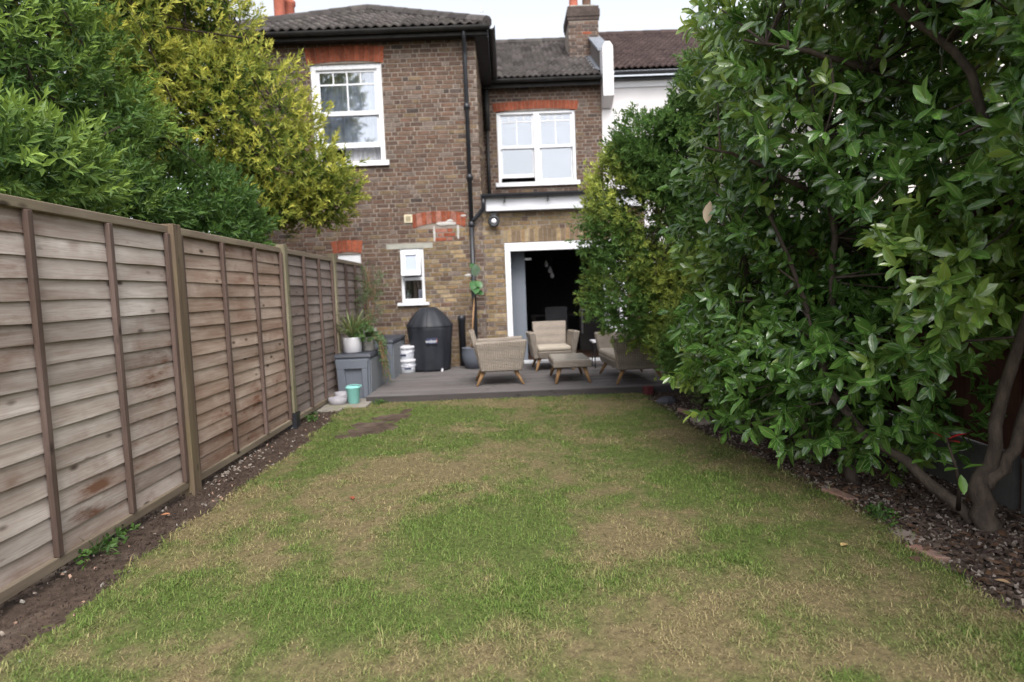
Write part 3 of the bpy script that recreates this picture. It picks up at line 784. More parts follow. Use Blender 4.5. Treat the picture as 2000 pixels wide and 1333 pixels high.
for si, (a, b2) in enumerate([(x0+.06, mx0), (mx1, x1-.06)]):
    us = MB(); c = (a+b2)/2; q = (b2-a-.07)/4
    bars(us, [(a, a+.035, y+.06, y+.10, 4.25, 4.93), (b2-.035, b2, y+.06, y+.10, 4.25, 4.93), (a+.035, b2-.035, y+.06, y+.10, 4.905, 4.93), (a+.035, b2-.035, y+.06, y+.10, 4.25, 4.31), (a+.035, b2-.035, y+.062, y+.09, 4.775, 4.797),
              (c-.010, c+.010, y+.063, y+.092, 4.31, 4.775), (c-.010, c+.010, y+.063, y+.092, 4.797, 4.905)])
    for s in (-1, 1): bars(us, [(c+s*q-.009, c+s*q+.009, y+.063, y+.092, 4.797, 4.905)])
    us = obj('upper_sash', us.mesh('upper_sash', m_white), win4)
    for i in range(4): pane(us, a+.035+i*q, a+.035+(i+1)*q, 4.797, 4.905, y+.075)
    pane(us, a+.035, c, 4.31, 4.775, y+.075); pane(us, c, b2-.035, 4.31, 4.775, y+.075)
    dz = .115 if si == 0 else 0.0
    ls = MB(); zb = 3.55+dz
    bars(ls, [(a, a+.035, y+.105, y+.145, zb, 4.30), (b2-.035, b2, y+.105, y+.145, zb, 4.30), (a+.035, b2-.035, y+.105, y+.145, 4.245, 4.30), (a+.035, b2-.035, y+.105, y+.145, zb, zb+.075)])
    ls = obj('lower_sash', ls.mesh('lower_sash', m_white), win4)
    pane(ls, a+.035, b2-.035, zb+.075, 4.245, y+.12)
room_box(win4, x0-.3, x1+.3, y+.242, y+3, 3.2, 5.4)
def blind(label, x0, x1, z0, z1, y):
    t = thing('venetian_blind', label, 'blind', ((x0+x1)/2, y, z0))
    sm = MB(); w = (x1-x0)/2
    sm.hexa([(-w, -.012, -.008), (w, -.012, -.008), (w, .012, .006), (-w, .012, .006), (-w, -.012, -.006), (w, -.012, -.006), (w, .012, .008), (-w, .012, .008)])
    sm = sm.mesh('slat', m_blind); z = 0.02
    while z < z1-z0: obj('slat', sm, t, (0, 0, z)); z += 0.032
    k = MB().box(-w, w, -.02, .02, z1-z0, z1-z0+.04); obj('head_rail', k.mesh('head_rail', m_blind), t)
    return t
blind('white venetian blind half raised behind left rear sash', x0+.07, mx0-.01, 4.33, 4.88, RW+.20)
blind('white venetian blind lowered fully behind right rear sash', mx1+.01, x1-.07, 3.58, 4.88, RW+.20)

# ---- roofs
def tile_mesh(w, L, mat, rolls=2, h=0.036, clampf=None):
    n = rolls*6; vs = []
    for j, (yy, lift) in enumerate([(0, 0.042), (L, 0.004)]):
        for i in range(n+1):
            u = i/n; z = lift+h*(0.5-0.5*math.cos(u*rolls*2*PI))**1.2
            vs.append([w*u, yy, z])
    for i in range(n+1):
        u = i/n; vs.append([w*u, 0.002, 0.042+h*(0.5-0.5*math.cos(u*rolls*2*PI))**1.2-0.034])
    if clampf:
        for v in vs: v[0] = clampf(v[0], v[1])
    fs = [(i, i+1, n+2+i, n+1+i) for i in range(n)]+[(2*n+2+i, 2*n+3+i, i+1, i) for i in range(n)]
    k = MB(); k.add(vs, fs); return k.mesh('tile', mat, True)

def roof_face(parent, origin, xdir, sdir, width, length, mat, gauge=0.30, tw=0.30, clip=None):
    """origin at the left end of the eave; xdir along the eave, sdir up the slope"""
    ox = Vector(origin); xd = Vector(xdir).normalized(); sd_ = Vector(sdir).normalized(); nd = xd.cross(sd_).normalized()
    mw = Matrix(((xd.x, sd_.x, nd.x, 0), (xd.y, sd_.y, nd.y, 0), (xd.z, sd_.z, nd.z, 0), (0, 0, 0, 1)))
    shared = tile_mesh(tw, gauge+0.07, mat)
    rows = int(math.ceil(length/gauge)); cols = int(math.ceil(width/tw)); cnt = 0
    for r in range(rows):
        for c in range(cols):
            a, b2 = c*tw, (c+1)*tw; s0 = r*gauge; s1 = s0+gauge+.07
            me = shared
            lo, hi = (clip(s0) if clip else (0, width)); lo2, hi2 = (clip(min(s1, length)) if clip else (0, width))
            L0, H0 = max(lo, 0), min(hi, width)
            if b2 < L0+.02 or a > H0-.02: continue
            if a < max(lo, lo2) or b2 > min(hi, hi2):
                def cf(xx, yy, a=a, s0=s0):
                    l, h_ = clip(min(s0+yy, length)) if clip else (0, width)
                    return min(max(xx+a, l), h_)-a
                me = tile_mesh(tw, gauge+0.07, mat, clampf=cf)
            o = obj('tile', me, parent); p = ox+xd*a+sd_*s0+nd*random.uniform(0, .004)
            mm = mw.copy(); mm.translation = p; o.matrix_local = mm; cnt += 1
    return cnt

def cap_line(parent, p0, p1, mat, r=0.10, seg=0.42):
    p0 = Vector(p0); p1 = Vector(p1); L = (p1-p0).length; n = max(1, int(L/seg)); t = (p1-p0).normalized()
    for i in range(n):
        a = p0+t*(L*i/n); b2 = p0+t*(L*(i+1)/n+.02)
        k = MB(); k.tube([a, b2], [r*1.04, r*.96], 10); obj('ridge_tile', k.mesh('ridge_tile', mat, False), parent)

PITCH = math.radians(28.5); TP = math.tan(PITCH)
# wing hip: eave overhang 0.25
ov = 0.28; ez = EAVE+0.10
ex0, ex1, ey = WX0-ov, WX1+ov-0.06, W-ov
hw = (ex1-ex0)/2; apex = ((ex0+ex1)/2, ey+hw, ez+hw*TP)
roofw = MB(); r0 = (ex0, ey, ez); r1 = (ex1, ey, ez); r2 = (ex1, RW+4, ez); r3 = (ex0, RW+4, ez); a1 = apex; a2 = (apex[0], RW+4, apex[2])
dz = 0.03
dn = lambda p: (p[0], p[1], p[2]-dz)
roofw.add([dn(r0), dn(r1), dn(a1)], [(0, 1, 2)]); roofw.add([dn(r1), dn(r2), dn(a2), dn(a1)], [(0, 1, 2, 3)]); roofw.add([dn(r0), dn(a1), dn(a2), dn(r3)], [(0, 1, 2, 3)])
wroof = obj('wing_roof', roofw.mesh('wing_roof', m_under), house)
sl = hw/math.cos(PITCH)
roof_face(wroof, r0, (1, 0, 0), (0, math.cos(PITCH), math.sin(PITCH)), 2*hw, sl, m_tile, clip=lambda s: (s*math.cos(PITCH), 2*hw-s*math.cos(PITCH)))
cap_line(wroof, (r0[0], r0[1], r0[2]+.03), (a1[0], a1[1], a1[2]+.03), m_tile); cap_line(wroof, (r1[0], r1[1], r1[2]+.03), (a1[0], a1[1], a1[2]+.03), m_tile)
# right slope of the wing in plain sheet tiles beneath the hip
k = MB(); k.add([r1, r2, a2, a1], [(0, 1, 2, 3)]); obj('side_slope', k.mesh('side_slope', m_tile), wroof)
# soffit / fascia / gutter of the wing
k = MB(); k.box(WX0-.2, WX1+.02, W-.2, W-.005, EAVE-.012, EAVE+.03); obj('soffit', k.mesh('soffit', m_gutter), house)
k = MB(); k.box(WX0-.2, WX1+.22, W-.225, W-.202, EAVE-.03, ez-.01); obj('fascia_board', k.mesh('fascia_board', m_gutter), house)
gp = [(0.06*math.cos(a), 0.06*math.sin(a)) for a in np.linspace(PI, 2*PI, 9)]+[(0.05*math.cos(a), 0.05*math.sin(a)) for a in np.linspace(2*PI, PI, 9)]
k = MB(); k.extrude(gp, (WX0-.25, W-.287, ez-.02), (WX1+.26, W-.287, ez-.02)); obj('gutter', k.mesh('gutter', m_gutter), house)
k = MB(); k.extrude(gp, (WX1+.285, W-.29, ez-.02), (WX1+.285, RW-.1, ez-.02)); k.box(WX1+.005, WX1+.22, W-.19, RW-.1, EAVE-.04, EAVE+.045); k.box(WX1+.202, WX1+.224, W-.2, RW-.1, EAVE-.06, ez-.01)
obj('side_gutter', k.mesh('side_gutter', m_gutter), house)
k = MB(); k.tube([(WX1+.10, RW-.09, EAVE), (WX1+.10, RW-.09, 4.6)], .06, 10); k.tube([(WX1+.10, RW-.09, 4.6), (WX1+.09, RW-.09, 3.0)], .035, 10); obj('corner_downpipe', k.mesh('corner_downpipe', m_gutter, True), house)
k = MB(); k.tube([(-.26, W-.2, ez+.1), (-.25, W-.2, ez+.3), (-.22, W-.2, ez+.34)], .006, 5); k.tube([(-.28, W-.2, ez+.22), (-.22, W-.2, ez+.23)], .005, 5); obj('aerial_wire', k.mesh('aerial_wire', m_metal), house)

# main roof
RP = math.radians(28.5); rl = 4.35; reY = RW-.25; reZ = 5.56
mroof = MB(); cR, sR = math.cos(RP), math.sin(RP)
def slope(x0, x1, d=0.03): return [(x0, reY, reZ-d), (x1, reY, reZ-d), (x1, reY+rl*cR, reZ+rl*sR-d), (x0, reY+rl*cR, reZ+rl*sR-d)]
mroof.add(slope(-4.6, 2.02), [(0, 1, 2, 3)]); mroof.add([(-4.6, reY+rl*cR, reZ+rl*sR-.03), (2.02, reY+rl*cR, reZ+rl*sR-.03), (2.02, reY+2*rl*cR, reZ-.03), (-4.6, reY+2*rl*cR, reZ-.03)], [(0, 1, 2, 3)])
mroof = obj('main_roof', mroof.mesh('main_roof', m_under), house)
roof_face(mroof, (-0.44, reY, reZ), (1, 0, 0), (0, cR, sR), 2.46, rl, m_tile, gauge=.29, tw=.246)
cap_line(mroof, (-1.5, reY+rl*cR, reZ+rl*sR+.02), (2.0, reY+rl*cR, reZ+rl*sR+.02), m_tile, .11)
k = MB(); k.extrude(gp, (-.36, reY-.04, reZ-.03), (2.03, reY-.04, reZ-.03)); k.box(-.36, 2.03, RW-.19, RW-.165, reZ-.16, reZ-.01); k.box(-.36, 2.03, RW-.164, RW-.004, reZ-.06, reZ-.03)
obj('rear_gutter', k.mesh('rear_gutter', m_gutter), house)
# parapet between the houses, with lead coping and white corbel
k = MB(); px0, px1 = 2.06, 2.26
def par(b, y0, y1, x0, x1, d0, d1):
    z = lambda yy: reZ+(yy-reY)*math.tan(RP)
    b.hexa([(x0, y0, z(y0)+d0), (x1, y0, z(y0)+d0), (x1, y1, z(y1)+d0), (x0, y1, z(y1)+d0), (x0, y0, z(y0)+d1), (x1, y0, z(y0)+d1), (x1, y1, z(y1)+d1), (x0, y1, z(y1)+d1)])
par(k, RW+.02, reY+rl*cR, px0, px1, -.6, .42)
parapet = obj('party_parapet', k.mesh('party_parapet', M('parapet_render', (.17, .145, .13), (.11, .095, .09), 5, .95, .5, 40)), house)
for i in range(6):
    k = MB(); ya = RW+.06+i*.62; par(k, ya, ya+.60, px0-.04, px1+.04, .422+.006*(i % 2), .462+.006*(i % 2)); obj('coping_sheet', k.mesh('coping_sheet', m_lead), parapet)
k = MB(); par(k, RW+.02, reY+rl*cR-.1, px0-.13, px0-.003, .045, .06); obj('flashing', k.mesh('flashing', m_lead), parapet)
k = MB(); xa, xb = 2.055, 2.265; cy = RW-.32
k.hexa([(xa, RW-.04, 4.98), (xb, RW-.04, 4.98), (xb, RW+.015, 4.98), (xa, RW+.015, 4.98), (xa, cy, 5.14), (xb, cy, 5.14), (xb, RW+.015, 5.14), (xa, RW+.015, 5.14)])
k.box(xa, xb, cy, RW+.015, 5.1402, 6.10)
k.hexa([(xa, cy, 6.1002), (xb, cy, 6.1002), (xb, RW+.015, 6.1002), (xa, RW+.015, 6.1002), (xa+.06, cy, 6.19), (xb-.06, cy, 6.19), (xb-.06, RW+.015, 6.19), (xa+.06, RW+.015, 6.19)])
obj('corbel', k.mesh('corbel', m_render), parapet)

# chimney stack on the party wall
chim = obj('chimney', None, house); chim.location = -Vector(house.location)
ccx, ccy = 1.93, 15.2
k = MB(); k.box(ccx-.34, ccx+.33, ccy-.34, ccy+.5, 6.0, 7.32); obj('stack_core', k.mesh('stack_core', m_mortar), chim)
cb = []
def ccol(x, z): return pick('soot', 4, 'darkbrown', 5, 'grey', 2, 'brown', 1.5, 'umber', .6) if not 6.98 < z < 7.05 else pick('redb', 1, 'umber', 3, 'darkbrown', 1)
bs = lay_bricks(ccx-.345, ccx+.335, 6.05, 7.33, [], ccol); s1 = brick_stuff(bs, ('x', ccy-.342), chim, 'stack_brickwork')
k = MB()
for i, (o_, z_) in enumerate([(.015, 7.33), (.03, 7.405), (.03, 7.48), (.01, 7.555)]): k.box(ccx-.345-o_, ccx+.335+o_, ccy-.345-o_, ccy+.5+o_, z_, z_+.073)
obj('stack_cap', k.mesh('stack_cap', BR['soot']), chim)
k = MB(); k.box(ccx-.28, ccx+.27, ccy-.28, ccy+.44, 7.629, 7.68); obj('flaunching', k.mesh('flaunching', m_lintel), chim)
potp = [(.10, 0), (.115, .03), (.10, .06), (.095, .4), (.12, .43), (.12, .48), (.09, .5)]
for dx, mt in ((-.18, m_terra), (.12, BR['umber'])):
    k = MB(); k.lathe(potp, 14, (ccx+dx, ccy, 7.66)); obj('chimney_pot', k.mesh('chimney_pot', mt, True), chim)
k = MB(); k.lathe([(.11, 0), (.10, .3), (.125, .33), (.125, .38), (.1, .4), (.1, .55), (.12, .58), (.12, .62)], 12, (1.75, 18.2, 7.3)); obj('ridge_chimney_pot', k.mesh('ridge_chimney_pot', BR['redb'], True), house)
# left chimney behind the wing roof
chl = obj('left_chimney', None, house); chl.location = -Vector(house.location)
k = MB(); k.box(-5.6, -4.74, 14.9, 15.8, 4.5, 7.56); obj('stack_core', k.mesh('stack_core', BR['darkbrown']), chl)
for xx, yy, sc in ((-4.97, 15.2, 1.0), (-4.87, 15.6, .8)):
    k = MB(); k.lathe([(r*1.25, z*1.9*sc) for r, z in potp], 14, (xx, yy, 7.55)); obj('chimney_pot', k.mesh('chimney_pot', m_terra, True), chl)

# ---- extension fascia, gutter, roof
k = MB(); k.box(-.31, EX1, W-.13, W-.105, 2.665, 2.875); k.box(-.31, EX1, W-.104, W+.01, 2.668, 2.69); obj('extension_fascia', k.mesh('extension_fascia', m_fascia), house)
k = MB(); k.extrude(gp, (-.38, W-.195, 2.93), (EX1, W-.195, 2.93)); k.box(-.39, -.38, W-.255, W-.135, 2.865, 2.935)
for xx in (.0, .72, 1.42, 2.1): k.box(xx-.012, xx+.012, W-.2, W-.131, 2.80, 2.872)
obj('extension_gutter', k.mesh('extension_gutter', m_black), house)
k = MB(); k.hexa([(WX1+.02, W-.10, 2.88), (EX1, W-.10, 2.88), (EX1, RW-.01, 3.0), (WX1+.02, RW-.01, 3.0), (WX1+.02, W-.10, 2.915), (EX1, W-.10, 2.915), (EX1, RW-.01, 3.12), (WX1+.02, RW-.01, 3.12)])
obj('extension_roof', k.mesh('extension_roof', m_under), house)
# downpipe
k = MB(); k.tube([(-.555, W-.27, EAVE+.07), (-.555, W-.2, EAVE-.08), (-.555, W-.085, EAVE-.22), (-.56, W-.06, EAVE-.3), (-.565, W-.06, 2.5)], .034, 12); k.tube([(-.565, W-.062, 2.5), (-.58, W-.062, .05)], .038, 12)
for z in (4.35, 3.2, 2.42, 1.3): k.lathe([(.044, 0), (.044, .09)], 12, (-.565, W-.062, z)); k.box(-.62, -.51, W-.03, W-.012, z+.02, z+.07)
k.tube([(-.35, W-.19, 2.87), (-.35, W-.19, 2.77), (-.36, W-.14, 2.70), (-.50, W-.08, 2.56), (-.565, W-.065, 2.50)], .034, 10)
obj('downpipe', k.mesh('downpipe', m_black, True), house)
# vent and short pipe
k = MB(); k.box(-1.695, -1.555, W-.03, W+.01, 2.53, 2.67); bevel(obj('vent_cover', k.mesh('vent_cover', m_plate), wing), .008)
k = MB()
for i in range(5): k.box(-1.665, -1.585, W-.036, W-.0305, 2.56+i*.018, 2.57+i*.018)
obj('vent_louvre', k.mesh('vent_louvre', M('vent_recess', (.42, .36, .24), None, 5, .7)), wing)
k = MB(); k.lathe([(.055, 0), (.055, .82), (.068, .83), (.068, .9), (.05, .91)], 16, (-.80, W-.09, .04)); obj('soil_pipe', k.mesh('soil_pipe', m_black, True), house)

# ---- patio door
dr = obj('patio_door', None, house); dr.location = -Vector(house.location)
yb = W+.02
k = MB(); bars(k, [(-.028, .065, yb-.015, yb+.09, .02, 1.995), (1.93, 2.018, yb-.015, yb+.09, .02, 1.995), (-.028, 2.018, yb-.016, yb+.092, 1.997, 2.135)])
bevel(obj('door_frame', k.mesh('door_frame', m_white), dr), .006)
k = MB(); k.box(-.028, 2.018, yb-.10, yb+.12, .06, .125); obj('threshold', k.mesh('threshold', m_white), dr)
for i in range(3):
    xx = 1.62+i*.085; y0, y1 = W-.62, W-.02
    k = MB(); bars(k, [(xx, xx+.06, y0, y0+.085, .13, 1.97), (xx, xx+.06, y1-.085, y1, .13, 1.97), (xx, xx+.06, y0+.085, y1-.085, 1.87, 1.97), (xx, xx+.06, y0+.085, y1-.085, .13, .26)])
    lf = obj('folded_leaf', k.mesh('folded_leaf', m_white), dr)
    k = MB(); k.add([(xx+.03, y0+.085, .26), (xx+.03, y1-.085, .26), (xx+.03, y1-.085, 1.87), (xx+.03, y0+.085, 1.87)], [(0, 1, 2, 3)]); obj('pane', k.mesh('pane', m_glass), lf)
k = MB(); k.box(1.61, 1.62, W-.58, W-.55, 1.0, 1.16); obj('door_handle', k.mesh('door_handle', m_metal), dr)

# ---- room beyond the door
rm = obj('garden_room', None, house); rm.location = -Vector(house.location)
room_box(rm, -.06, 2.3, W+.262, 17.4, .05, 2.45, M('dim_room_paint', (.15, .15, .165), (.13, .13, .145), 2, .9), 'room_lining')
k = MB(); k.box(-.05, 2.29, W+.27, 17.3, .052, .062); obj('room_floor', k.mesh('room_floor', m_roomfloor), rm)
k = MB(); k.box(-.05, .315, W+.42, W+.54, .065, 2.44); obj('wall_nib', k.mesh('wall_nib', m_greywall), rm)
def put(name, k, mats, label, cat, loc, rotz=0, smooth=False):
    o = obj(name, k.mesh(name, mats, smooth)); o.location = loc; o.rotation_euler = (0, 0, rotz); return tag(o, label, cat)
t = thing('dining_table', 'dark table in the dim room beyond the patio door', 'table', (1.05, 13.6, .062))
m_dk = M('dark_stained_oak', (.06, .05, .05), None, 6, .6)
k = MB(); k.box(-.6, .6, -.4, .4, .72, .76); obj('tabletop', k.mesh('tabletop', m_dk), t)
for sx in (-1, 1):
    for sy in (-1, 1):
        k = MB(); k.box(sx*.52-.04, sx*.52+.04, sy*.32-.04, sy*.32+.04, 0, .72); obj('leg', k.mesh('leg', m_dk), t)
t = thing('dining_chair', 'dark dining chair pulled up to the indoor table', 'chair', (.95, 13.05, .062))
k = MB(); k.box(-.22, .22, -.2, .22, .43, .47); obj('seat', k.mesh('seat', m_dk), t)
k = MB(); k.box(-.22, .22, -.22, -.19, .60, .92); obj('backrest', k.mesh('backrest', M('grey_chair_back', (.1, .1, .11), None, 5, .6)), t)
for sx in (-1, 1):
    k = MB(); k.box(sx*.2-.018, sx*.2+.018, -.218, -.188, 0, .6); obj('leg', k.mesh('leg', m_dk), t)
    k = MB(); k.box(sx*.2-.018, sx*.2+.018, .18, .215, 0, .43); obj('leg', k.mesh('leg', m_dk), t)
t = thing('tall_fridge', 'dark tall fridge with pale upright handle deep in the room', 'fridge', (1.75, 13.4, .062))
k = MB(); k.box(-.3, .3, -.3, .3, 0, 1.0); obj('body', k.mesh('body', m_dk), t)
k = MB(); k.box(-.27, -.24, -.34, -.30, .35, .8); obj('handle', k.mesh('handle', m_metal), t)
k = MB(); k.box(-.3, .3, -.305, -.3005, .82, .85); obj('trim', k.mesh('trim', m_metal), t)
t = thing('pendant_lamp', 'cluster of unlit glass pendant bulbs hanging indoors', 'lamp', (.82, 12.6, 1.6))
for i, (dx, dz) in enumerate([(-.05, .2), (.02, .08), (.06, -.02)]):
    k = MB(); k.tube([(dx, .02*i, dz+.1), (dx, .02*i, .84)], .004, 5); obj('cable', k.mesh('cable', m_black), t)
    k = MB(); k.lathe([(.012, .1), (.02, .07), (.04, .03), (.035, -.01), (.01, -.03)][::-1], 12, (dx, .02*i, dz)); obj('bulb', k.mesh('bulb', m_potw, True), t)
k = MB(); k.box(0, .12, -.08, 0, 0, .02); k.box(0, .12, -.08, -.076, .02, .035)
put('wall_shelf', k, m_white, 'short pale shelf on the grey wall end inside', 'shelf', (.318, W+.53, 1.86))

# wall light
t = thing('wall_light', 'round black and white bulkhead light under the extension fascia', 'light', (-.19, W+.012, 2.50))
k = MB(); k.box(-.05, .05, -.09, 0, .03, .14); obj('bracket', k.mesh('bracket', m_black), t)
k = MB(); pts = [(.075*math.cos(a), -.11, -.0+.075*math.sin(a)) for a in np.linspace(0, 2*PI, 25)]; k.tube(pts, .024, 8, False); k.tube([(0, -.11, .0), (0, -.02, .07)], .02, 8); obj('ring', k.mesh('ring', m_black, True), t)
k = MB(); k.lathe([(.015, -.03), (.04, -.018), (.048, 0), (.04, .018), (.015, .03)], 18); o = obj('lens', k.mesh('lens', m_potw, True), t, (0, -.11, 0)); o.rotation_euler = (PI/2, 0, 0)

# ------------------------------------------------------------------ neighbour house on the right
nb = thing('rendered_house', 'white rendered neighbouring house with brown tiled roof right of the chimney', 'house', (4.5, RW, 0), worldparts=True)
k = MB(); k.box(2.065, 9.5, RW+.03, RW+.3, -.1, 5.52); obj('wall', k.mesh('wall', m_render), nb)
k = MB(); k.box(2.285, 9.5, RW-.01, RW+.025, 5.38, 5.50); obj('eave_board', k.mesh('eave_board', m_white), nb)
k = MB(); k.extrude(gp, (2.28, reY-.02, 5.60), (9.5, reY-.02, 5.60)); k.box(2.28, 9.5, RW-.12, RW-.015, 5.505, 5.56); obj('gutter', k.mesh('gutter', m_black), nb)
k = MB(); D = .03; k.add([(2.28, reY, reZ+.1-D), (9.5, reY, reZ+.1-D), (9.5, reY+rl*cR, reZ+.1+rl*sR-D), (2.28, reY+rl*cR, reZ+.1+rl*sR-D)], [(0, 1, 2, 3)])
nr = obj('roof', k.mesh('roof', m_under), nb)
roof_face(nr, (2.28, reY, reZ+.1), (1, 0, 0), (0, cR, sR), 4.2, rl, m_tile_b, gauge=.29, tw=.246)
cap_line(nr, (2.3, reY+rl*cR, reZ+.1+rl*sR+.02), (6.5, reY+rl*cR, reZ+.1+rl*sR+.02), m_tile_b, .11)
# its rear wing further right
k = MB(); k.box(4.6, 9.5, 9.6, RW+.02, -.1, 5.3); obj('rear_wing', k.mesh('rear_wing', M('cream_render', (.70, .66, .62), (.62, .58, .54), 1.5, .9, .15, 40)), nb)
k = MB(); k.box(4.4, 9.7, 9.4, RW+.02, 5.302, 5.42); obj('wing_eave', k.mesh('wing_eave', m_gutter), nb)
for wx in (5.3, 7.6):
    k = MB(); bars(k, [(wx, wx+.06, 9.54, 9.598, 2.9, 4.3), (wx+.84, wx+.9, 9.54, 9.598, 2.9, 4.3), (wx+.06, wx+.84, 9.54, 9.598, 4.24, 4.3), (wx+.06, wx+.84, 9.54, 9.598, 2.9, 2.96), (wx+.06, wx+.84, 9.545, 9.598, 3.6, 3.66)])
    f = obj('window', k.mesh('window', m_lid), nb); pane(f, wx+.06, wx+.84, 2.96, 4.24, 9.585)

# ------------------------------------------------------------------ deck
DZ = 0.09
dk = thing('deck', 'low grey timber deck in front of the patio doors', 'deck', (.3, 9.3, 0))
DX0, DX1, DY0, DY1 = -1.80-.3, 2.62-.3, 7.86-9.3, 10.84-9.3
bw = .1435; yy = DY0; i = 0
while yy < DY1-.02:
    L = DX1-DX0
    k = MB(); n = 6
    k.box(DX0-random.uniform(0, .006), DX1, yy, min(yy+bw-.006, DY1), DZ-.026, DZ+random.uniform(-.0015, .0015))
    bevel(obj('board', k.mesh('board', m_deck), dk), .004, 1)
    yy += bw
k = MB(); k.box(DX0-.002, DX1, DY0-.026, DY0-.002, -.03, DZ-.003); bevel(obj('fascia', k.mesh('fascia', wood('dark_deck_fascia', (.075, .066, .066), (.09, .08, .08), (.05, .044, .044), (.05, .04, .035), .4, 0, .05)), dk), .003, 1)
k = MB(); k.box(DX0+.0, DX0+.024, DY0, DY1, -.02, DZ-.03); obj('side_fascia', k.mesh('side_fascia', m_deck), dk)
k = MB(); k.box(DX0+.03, DX1-.03, DY0+.05, DY1-.02, -.02, DZ-.05); obj('joists', k.mesh('joists', m_under), dk)

# ------------------------------------------------------------------ left fence
FX = -2.30
ftop = 1.85
def slat_mesh(L, h, mat, seed):
    rs = random.Random(seed); n = 9; vs = []; ph = rs.uniform(0, 6); am = rs.uniform(.0008, .0035)
    for i in range(n+1):
        y = -L/2+L*i/n; wv = am*math.sin(ph+i*rs.uniform(.5, .8))+rs.gauss(0, .0012); bow = .003*math.sin(ph*2+i*.55)
        # front bottom, front top, back bottom, back top  (front is +X)
        vs += [(.0155+bow, y, wv), (-.0005+bow, y, h), (.0065+bow, y, wv), (-.006+bow, y, h)]
    fs = []
    for i in range(n):
        a = i*4; b = a+4
        fs += [(a, b, b+1, a+1), (a+2, a+3, b+3, b+2), (a, a+2, b+2, b), (a+1, b+1, b+3, a+3)]
    fs += [(0, 1, 3, 2), (n*4, n*4+2, n*4+3, n*4+1)]
    k = MB(); k.add(vs, fs); return k.mesh('slat', mat)
fen = thing('lap_fence', 'weathered horizontal lap fence of four panels running along the left', 'fence', (FX, 6.3, 0))
def lap_panel(y0, y1, mat, label, nb=4, zb=.06, tilt=0.0):
    L = y1-y0; yc = (y0+y1)/2
    t = bpy.data.objects.new('panel', None); COL.objects.link(t); t.parent = fen; t.location = (0, yc-6.3, 0); t['label'] = label
    n = 16; e = (ftop-.05-zb-.04)/n
    for i in range(n):
        z = zb+.03+i*e
        o = obj('slat', slat_mesh(L-.02, e+.028, mat, random.random()), t, (0.0, 0, z)); o.rotation_euler = (random.gauss(0, .0025), 0, 0)
    for i in range(nb):
        yy = -L/2+.022+(L-.044)*i/(nb-1)
        k = MB(); w = .019; a = random.gauss(0, .004)
        k.hexa([(.019, yy-w, zb+.04), (.048, yy-w, zb+.04), (.048, yy+w, zb+.04), (.019, yy+w, zb+.04), (.019, yy-w+a, ftop-.055), (.048, yy-w+a, ftop-.055), (.048, yy+w+a, ftop-.055), (.019, yy+w+a, ftop-.055)])
        bevel(obj('batten', k.mesh('batten', m_batten), t), .003, 1)
        k = MB(); k.box(-.045, -.02, yy-w, yy+w, zb, ftop-.06); obj('back_batten', k.mesh('back_batten', m_batten), t)
    k = MB(); k.box(-.03, .034, -L/2, L/2, ftop-.053, ftop-.002); bevel(obj('top_rail', k.mesh('top_rail', m_rail), t), .004, 1)
    k = MB(); k.box(-.03, .040, -L/2, L/2, zb-.015, zb+.038); bevel(obj('bottom_rail', k.mesh('bottom_rail', m_rail), t), .004, 1)
    return t
lap_panel(2.44, 4.36, m_slat_a, 'pale weathered panel nearest the camera')
lap_panel(4.49, 6.50, m_slat_b, 'warm reddish second panel')
lap_panel(6.62, 8.36, m_slat_c, 'grey-brown third panel')
lap_panel(8.49, 10.20, m_slat_c, 'dark farthest panel by the house')
def post(y, w, h, mat, lean=0.0):
    k = MB(); k.hexa([(-w, -w, -.1), (w, -w, -.1), (w, w, -.1), (-w, w, -.1), (-w, -w+lean, h), (w, -w+lean, h), (w, w+lean, h), (-w, w+lean, h)])
    o = obj('post', k.mesh('post', mat), fen, (.02, y-6.3, 0)); bevel(o, .004, 1); return o
post(4.425, .052, 1.86, m_post, -.02); p2 = post(6.56, .045, 1.88, m_post_g); post(8.425, .045, 1.90, m_post_g); post(10.26, .045, 1.80, m_post_g)
k = MB(); k.box(-.06, .06, -.06, .06, -.05, .16); k.box(-.065, .065, -.065, .065, .13, .16)
obj('post_foot', k.mesh('post_foot', m_black), p2, (0, 0, 0))

# ------------------------------------------------------------------ right fence
RX = 2.78
bm_ = {}
rfen = thing('board_fence', 'dark red-brown board fence behind the shrubs on the right', 'fence', (RX, 6.2, 0))
for y0 in (1.55, 3.45, 5.35, 7.25, 9.15):
    L = 1.84
    t = bpy.data.objects.new('panel', None); COL.objects.link(t); t.parent = rfen; t.location = (0, y0+L/2-6.2, 0)
    for i in range(13):
        if 'b' not in bm_:
            k = MB(); k.hexa([(-.012, -.075, 0), (-.006, .075, 0), (.004, .075, 0), (.004, -.075, 0), (-.012, -.075, 1.50), (-.006, .075, 1.50), (.004, .075, 1.50), (.004, -.075, 1.50)]); bm_['b'] = k.mesh('board', m_redboard)
        obj('board', bm_['b'], t, (random.gauss(0, .001), -L/2+.07+i*.1415, .32+random.gauss(0, .003)))
    k = MB(); k.box(-.025, .03, -L/2, L/2, 1.822, 1.862); obj('cap_rail', k.mesh('cap_rail', m_redboard), t)
    k = MB(); k.box(-.03, .02, -L/2, L/2, -.05, .285); k.box(-.034, .024, -L/2, L/2, .2852, .315); obj('gravel_board', k.mesh('gravel_board', m_gravelboard), t)
for y0 in (1.5, 3.42, 5.32, 7.22, 9.12, 11.02):
    k = MB(); k.box(-.05, .05, -.055, .055, -.1, 1.9); obj('post', k.mesh('post', m_redboard), rfen, (.06, y0-6.2, 0))

